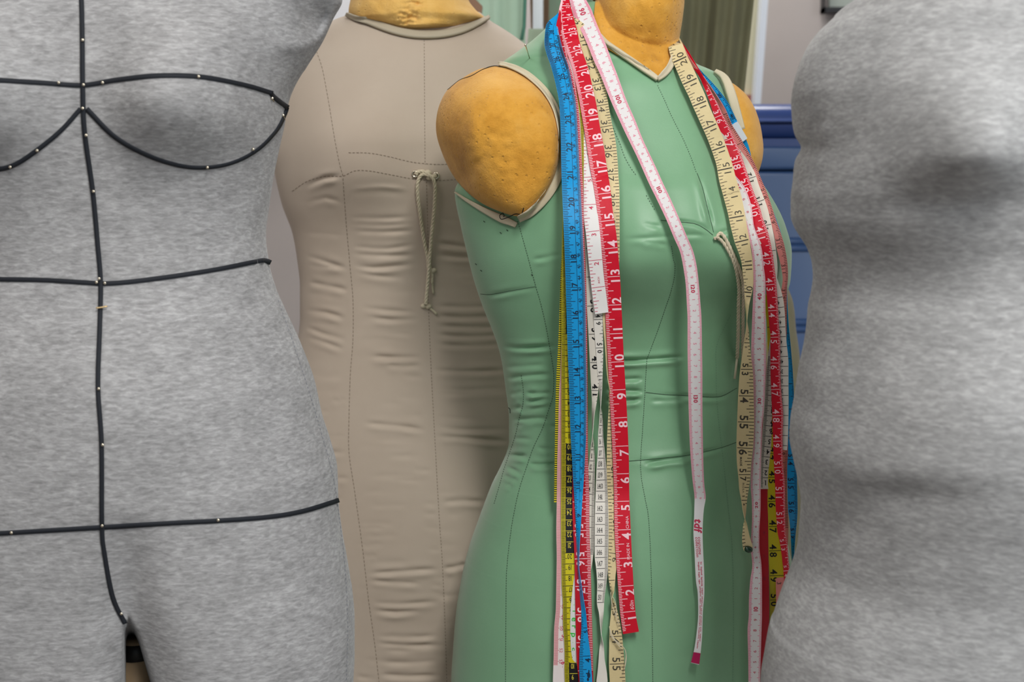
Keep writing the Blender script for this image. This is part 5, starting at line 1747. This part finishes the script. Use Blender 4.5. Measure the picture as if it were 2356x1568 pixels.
for k in (48, 49, 50, 51):
    s = str(k)
    for c, d in ((s[0], -8.5), (s[1], 8.5)):
        mark_text(mb, lL, c, fL(k) + d, 0.52, 10 if k < 51 else 7, 1, 'down', max(14, float(lL.wid(fL(k)))), bold=0.02, serif=True)
fB = scale_fn([(133, 953), (134, 978), (136, 1027), (137, 1053), (138, 1078), (139, 1103.5), (140, 1129), (141, 1154), (142, 1180.6), (143, 1205.8), (144, 1230.5), (145, 1256), (146, 1281.5), (147, 1307), (148, 1333), (149, 1358.5), (150, 1385)])
for i in range(1330, 1501):
    y = fB(i / 10)
    mark_rect(mb, lL, y - .5, y + .5, 0.74, 0.97, 2)
for k in range(133, 151):
    W = max(13, float(lL.wid(fB(k) - 12)))
    mark_rect(mb, lL, fB(k) - .6, fB(k) + .6, 0.03, 0.97, 1)
    mark_text(mb, lL, str(k), fB(k) - 12, 0.37, 11.5, 1, 'upright', max(W, 17), bold=0.0, serif=True, xs=.62 * min(1, W / 26), gap=.1)
fR = scale_fn([(46, 684), (42, 774), (40, 819.5), (39, 842), (38, 864), (37, 887), (36, 909), (35, 932), (34, 955), (33, 978)])
for k in range(31, 47):
    mark_rect(mb, lR, fR(k) - .6, fR(k) + .6, 0.1, 0.97, 1)
    mark_text(mb, lR, str(k), fR(k) + 12, 0.30, 9.5, 1, 'turned', 26, bold=0.01, serif=True, xs=.75)
finish(mb, 'measuring_tape', 'off-white tape with boxed numbers up to 150, hanging just left of the red', [tape_mat('ivory white vinyl tape', (230, 226, 216), rough=.35), INK, INK_SOFT])

# ---- white tape with green lettering
ml = Strand([(60, 1292, 1308), (300, 1318, 1336), (600, 1322, 1344), (900, 1326, 1348), (1100, 1327, 1350), (1300, 1324, 1348), (1329, 1320.7, 1345), (1376, 1315, 1340), (1400, 1312.7, 1338), (1440, 1312, 1336), (1486, 1313.4, 1330), (1519, 1318, 1332), (1539, 1325, 1338), (1568, 1332, 1346), (1630, 1336, 1352)], 32, [(1480, .0064), (1520, .0045)])
mb = tape('', '', None, ml, None, 0.026)
for c, y, sz in (('.', 1378, 6), (':', 1391, 7), ('i', 1405, 10), ('e', 1424, 13), ('r', 1441, 12), ('p', 1460, 14), ('.', 1477, 7), ('c', 1492, 12), ('.', 1507, 7), ('o', 1530, 10)):
    mark_text(mb, ml, c, y, 0.42, sz * 1.05, 1, 'down', 25, bold=0.02)
finish(mb, 'measuring_tape', 'white tape with green lettering peeping out left of the dark red one', [tape_mat('cool white vinyl tape', (222, 224, 222), rough=.35), INK_GREEN])

# ---- salmon tape on the right
iR = Strand([(60, 1530, 1550), (100, 1556, 1570), (140, 1583, 1592), (180, 1612, 1622), (224, 1644, 1652), (255, 1661, 1671), (285, 1674, 1683), (326, 1691, 1708), (351, 1706, 1723.5), (386, 1728, 1741), (418, 1742.5, 1754), (446, 1753, 1766), (476, 1763, 1776), (507, 1772.5, 1786), (541, 1781, 1798), (570, 1786.5, 1806), (608, 1796, 1812), (624, 1799, 1813), (641, 1801, 1813), (658, 1799, 1811), (679, 1796, 1810.5), (716, 1794, 1810), (760, 1796, 1810), (795, 1799.5, 1809), (828, 1804, 1808), (845, 1806, 1807), (870, 1805, 1807), (894, 1801, 1806.5), (952, 1797, 1807), (998, 1794, 1813), (1040, 1794, 1813), (1073, 1793, 1811), (1139, 1792, 1811), (1175, 1792, 1813), (1221, 1791, 1814), (1240, 1791, 1813.5), (1259, 1787, 1812), (1298, 1784.5, 1811), (1344, 1785, 1812), (1400, 1786, 1814), (1568, 1788, 1816)], 32, [(1180, .0078), (1250, .018)], side='right')
mb = tape('', '', None, None, iR, 0.030)
fR = scale_fn([(25, 262), (26, 330), (27, 386), (28, 445), (29, 502), (30, 559), (31, 618), (32, 675), (33, 736), (34, 800), (35, 890), (36, 945), (38, 1034), (40, 1152), (42, 1272), (43, 1332), (44, 1392)])
ticks(mb, iR, fR, 25, 44, 16, {1: 0.40, 2: 0.40, 4: 0.48, 8: 0.60, 16: 0.97}, 1, 1, 1.1, ya=240, yb=825)
ticks(mb, iR, fR, 36, 41, 16, {1: 0.36, 2: 0.36, 4: 0.46, 8: 0.60, 16: 0.97}, 1, 1, 1.1, ya=945, yb=1240)
for k in (28, 29, 30, 31, 32, 33, 34, 38, 39, 42, 43):
    s = str(k)
    W = max(18, float(iR.wid(fR(k))))
    for c, d in ((s[0], -8.5), (s[1], 8.5)):
        mark_text(mb, iR, c, fR(k) + d, 0.38 if k < 42 else 0.28, 10, 1, 'down', W, bold=0.0)
finish(mb, 'measuring_tape', 'salmon pink tape with black inch numbers on the right side of the form', [tape_mat('salmon vinyl tape', (228, 140, 134), rough=.4), mat('brown black ink', (62, 44, 44), rough=.5)])
bpy.data.objects.remove(_fo, do_unlink=True)

# ------------------------------------------------------------------ things behind
def px_box(mb, x0, x1, y0, y1, Y, depth, mi=0, bev=0.0):
    a, c = PT(x0, y1, Y), PT(x1, y0, Y)
    box(mb, a[0], c[0], Y, Y + depth, a[2], c[2], mi, bev)


def zat(y, Y):
    return float(PT(IW / 2, y, Y)[2])


def xat(x, y, Y):
    return float(PT(x, y, Y)[0])


# blue plastic cabinet
YC_ = 2.35
BLUE = mat('blue plastic', (58, 86, 130), rough=.32, spec=.5)
DBLUE = mat('dark blue plastic', (44, 66, 122), rough=.25, spec=.55)
x0, x1 = xat(1530, 500, YC_), xat(2020, 500, YC_)
t = thing('storage_cabinet', 'blue plastic cabinet with rounded lid behind the right grey form', 'cabinet', ((x0 + x1) / 2, YC_ + .25, 0))
b = MB()
box(b, x0, x1, YC_, YC_ + .5, zat(322, YC_), zat(236, YC_), 0, 0.035)
b.build('lid', DBLUE, t)
b = MB()
box(b, x0 + .01, x1 - .01, YC_ + .015, YC_ + .49, zat(342, YC_) - .01, zat(318, YC_), 0)
b.build('rim', DBLUE, t, smooth=False)
b = MB()
box(b, x0 + .004, x1 - .004, YC_ + .004, YC_ + .495, zat(390, YC_), zat(336, YC_), 0, .006)
b.build('top_panel', BLUE, t)
b = MB()
box(b, x0 + .004, x1 - .004, YC_ + .012, YC_ + .495, 0.0, zat(392, YC_), 0, .008)
b.build('body', BLUE, t)
for y in (555, 571, 742, 758):
    b = MB()
    z = zat(y, YC_)
    tube(b, [(x0 + .02, YC_ + .012, z), (x1 - .02, YC_ + .012, z)], .0065, 0, 14)
    b.build('rib', BLUE, t)

# white bin low behind the tapes
b = MB()
Yb = 2.05
box(b, xat(1700, 1100, Yb), xat(1900, 1100, Yb), Yb, Yb + .25, 0.0, zat(1085, Yb), 0, .02)
tag(b.build('storage_bin', mat('white plastic bin', (196, 204, 226), rough=.4), None), 'white plastic bin low behind the blue tape', 'bin')


def cloth(mb, xl_t, xr_t, xl_b, xr_b, yt, yb, Y, folds, amp, th=.006, seed=0, nx=140, ny=60, mi=0, phase=0.0):
    r = np.random.default_rng(seed)
    u = np.linspace(0, 1, nx)
    v = np.linspace(0, 1, ny)
    ph = r.uniform(0, 6.28, 4)
    U, Vv = np.meshgrid(u, v)
    xx = (xl_t * (1 - Vv) + xl_b * Vv) * (1 - U) + (xr_t * (1 - Vv) + xr_b * Vv) * U
    yy = yt + (yb - yt) * Vv
    d = amp * (np.sin(U * folds * 6.28 + ph[0] + .5 * np.sin(Vv * 2 + ph[1])) * .6 + .4 * np.sin(U * folds * 2.7 * 6.28 + ph[2] + Vv * 1.2)) * (.6 + .4 * Vv)
    F = PT(xx, yy, Y + d)
    B = F + np.array([0, th, 0])
    ring = np.concatenate([F, B[:, ::-1]], 1)
    f = grid_faces(ny, ring.shape[1])
    f.append(tuple(range(ring.shape[1]))[::-1])
    f.append(tuple(range((ny - 1) * ring.shape[1], ny * ring.shape[1])))
    mb.add(ring.reshape(-1, 3), f, mi)


b = MB()
cloth(b, 1500, 1752, 1490, 1700, -160, 330, 2.02, 2.2, .013, seed=3)
tag(b.build('garment', cotton('olive cotton', [(98, 97, 74), (110, 108, 84)]), None), 'olive green garment hanging in folds behind the green form', 'garment')
b = MB()
cloth(b, 1085, 1212, 1100, 1206, -160, 330, 2.25, 1.2, .006, seed=8)
tag(b.build('garment', cotton('mint cotton', [(178, 208, 184), (190, 216, 194)]), None), 'pale mint green garment hanging right of the beige form neck', 'garment')
b = MB()
cloth(b, 1216, 1330, 1196, 1320, 66, 330, 2.30, 1.0, .005, seed=9)
tag(b.build('garment', cotton('pale mint cotton', [(178, 192, 170), (188, 200, 180)]), None), 'paler mint garment showing low between the white pole and beige shoulder', 'garment')
b = MB()
cloth(b, 1265, 1420, 1262, 1420, -160, 200, 2.42, 1.4, .02, seed=12)
tag(b.build('garment', cotton('grey mint cotton', [(138, 162, 140), (150, 172, 150)]), None), 'grey mint garment between the white pole and the green form neck', 'garment')
b = MB()
cloth(b, 1215, 1275, 1222, 1266, -160, 85, 2.5, .8, .012, seed=14)
tag(b.build('garment', cotton('tan brown cotton', [(156, 128, 106), (168, 140, 118)]), None), 'tan brown garment hanging behind the white pole', 'garment')
b = MB()
tube(b, [PT(1207, -160, 2.20), PT(1208, 0, 2.20), PT(1206, 60, 2.20), PT(1200, 92, 2.20)], .0028, 0, 10)
tag(b.build('cord', mat('teal cord', (86, 138, 118)), None), 'thin teal cord hanging along the mint garment edge', 'cord')
b = MB()
pts = [(1070, -30), (1092, -4), (1110, 14), (1108, 30), (1098, 36), (1080, 30), (1066, 10)]
fr = [PT(x, y, 2.1) for x, y in pts]
bk = [p + np.array([0, .02, 0]) for p in fr]
n = len(pts)
b.add(fr + bk, [tuple(range(n))[::-1], tuple(range(n, 2 * n))] + [(i, (i + 1) % n, n + (i + 1) % n, n + i) for i in range(n)])
tag(b.build('wooden_hanger', mat('brown wood', (146, 112, 88), rough=.5), None, smooth=False), 'brown wooden hanger end beside the beige form neck', 'hanger')
WHITE = mat('white painted metal', (212, 218, 226), rough=.35)
q = PT(1238, 20, 2.38)
b = MB()
tube(b, [(q[0], 2.38, 0.02), (q[0], 2.38, 1.9)], .0085, 0, 16)
tag(b.build('garment_rack_pole', WHITE, None), 'slim white metal pole of a garment rack behind the green form shoulder', 'rack pole')
# door post and cream panel
Yd = 3.0
b = MB()
p0, p1 = PT(1742, 250, Yd), PT(1760, 0, Yd)
dx = 0.0075 * 2
top = p1 + (p1 - p0) * 2.0
w = 15 * Yd / FPX / 2
zb = 0.0
bot = p0 + (p0 - p1) * ((p0[2] - zb) / (p1[2] - p0[2]))
fr = [bot + np.array([-w, 0, 0]), bot + np.array([w, 0, 0]), top + np.array([w, 0, 0]), top + np.array([-w, 0, 0])]
bk = [p + np.array([0, .04, 0]) for p in fr]
b.add(fr + bk, [(0, 1, 2, 3), (7, 6, 5, 4), (0, 4, 5, 1), (1, 5, 6, 2), (2, 6, 7, 3), (3, 7, 4, 0)])
tag(b.build('ladder_rail', WHITE, None, smooth=False), 'slanting white painted rail standing against the grey wall', 'rail')
b = MB()
px_box(b, 1640, 1748, -200, 236, 3.1, .02)
tag(b.build('notice_board', mat('cream board', (196, 192, 164), rough=.7), None, smooth=False), 'cream board on the wall behind the olive garment', 'board')
b = MB()
px_box(b, 1700, 1733, 218, 262, 3.08, .02)
tag(b.build('paper_patch', mat('rust red card', (166, 104, 92), rough=.7), None, smooth=False), 'small rust red card at the foot of the cream board', 'card')
# framed mirror on the wall
t = thing('wall_mirror', 'black framed mirror corner on the wall at the top right', 'mirror', tuple(PT(2040, 20, 3.27)))
b = MB()
px_box(b, 1908, 2300, -400, 18, 3.275, .015)
b.build('mirror_glass', mat('grey green glass', (158, 166, 158), rough=.25), t, smooth=False)
b = MB()
for bx in ((1896, 1909, -420, 28), (2290, 2304, -420, 28), (1896, 2304, 16, 28), (1896, 2304, -420, -406)):
    px_box(b, *bx, 3.25, .04)
b.build('mirror_frame', mat('black frame', (34, 34, 36), rough=.4), t, smooth=False)
# pale sheet behind the left shoulder of the beige form
b = MB()
px_box(b, 560, 830, -300, 180, 3.2, .015)
tag(b.build('pin_board', mat('white board', (212, 212, 216), rough=.6), None, smooth=False), 'white board on the wall above the beige form shoulder', 'board')
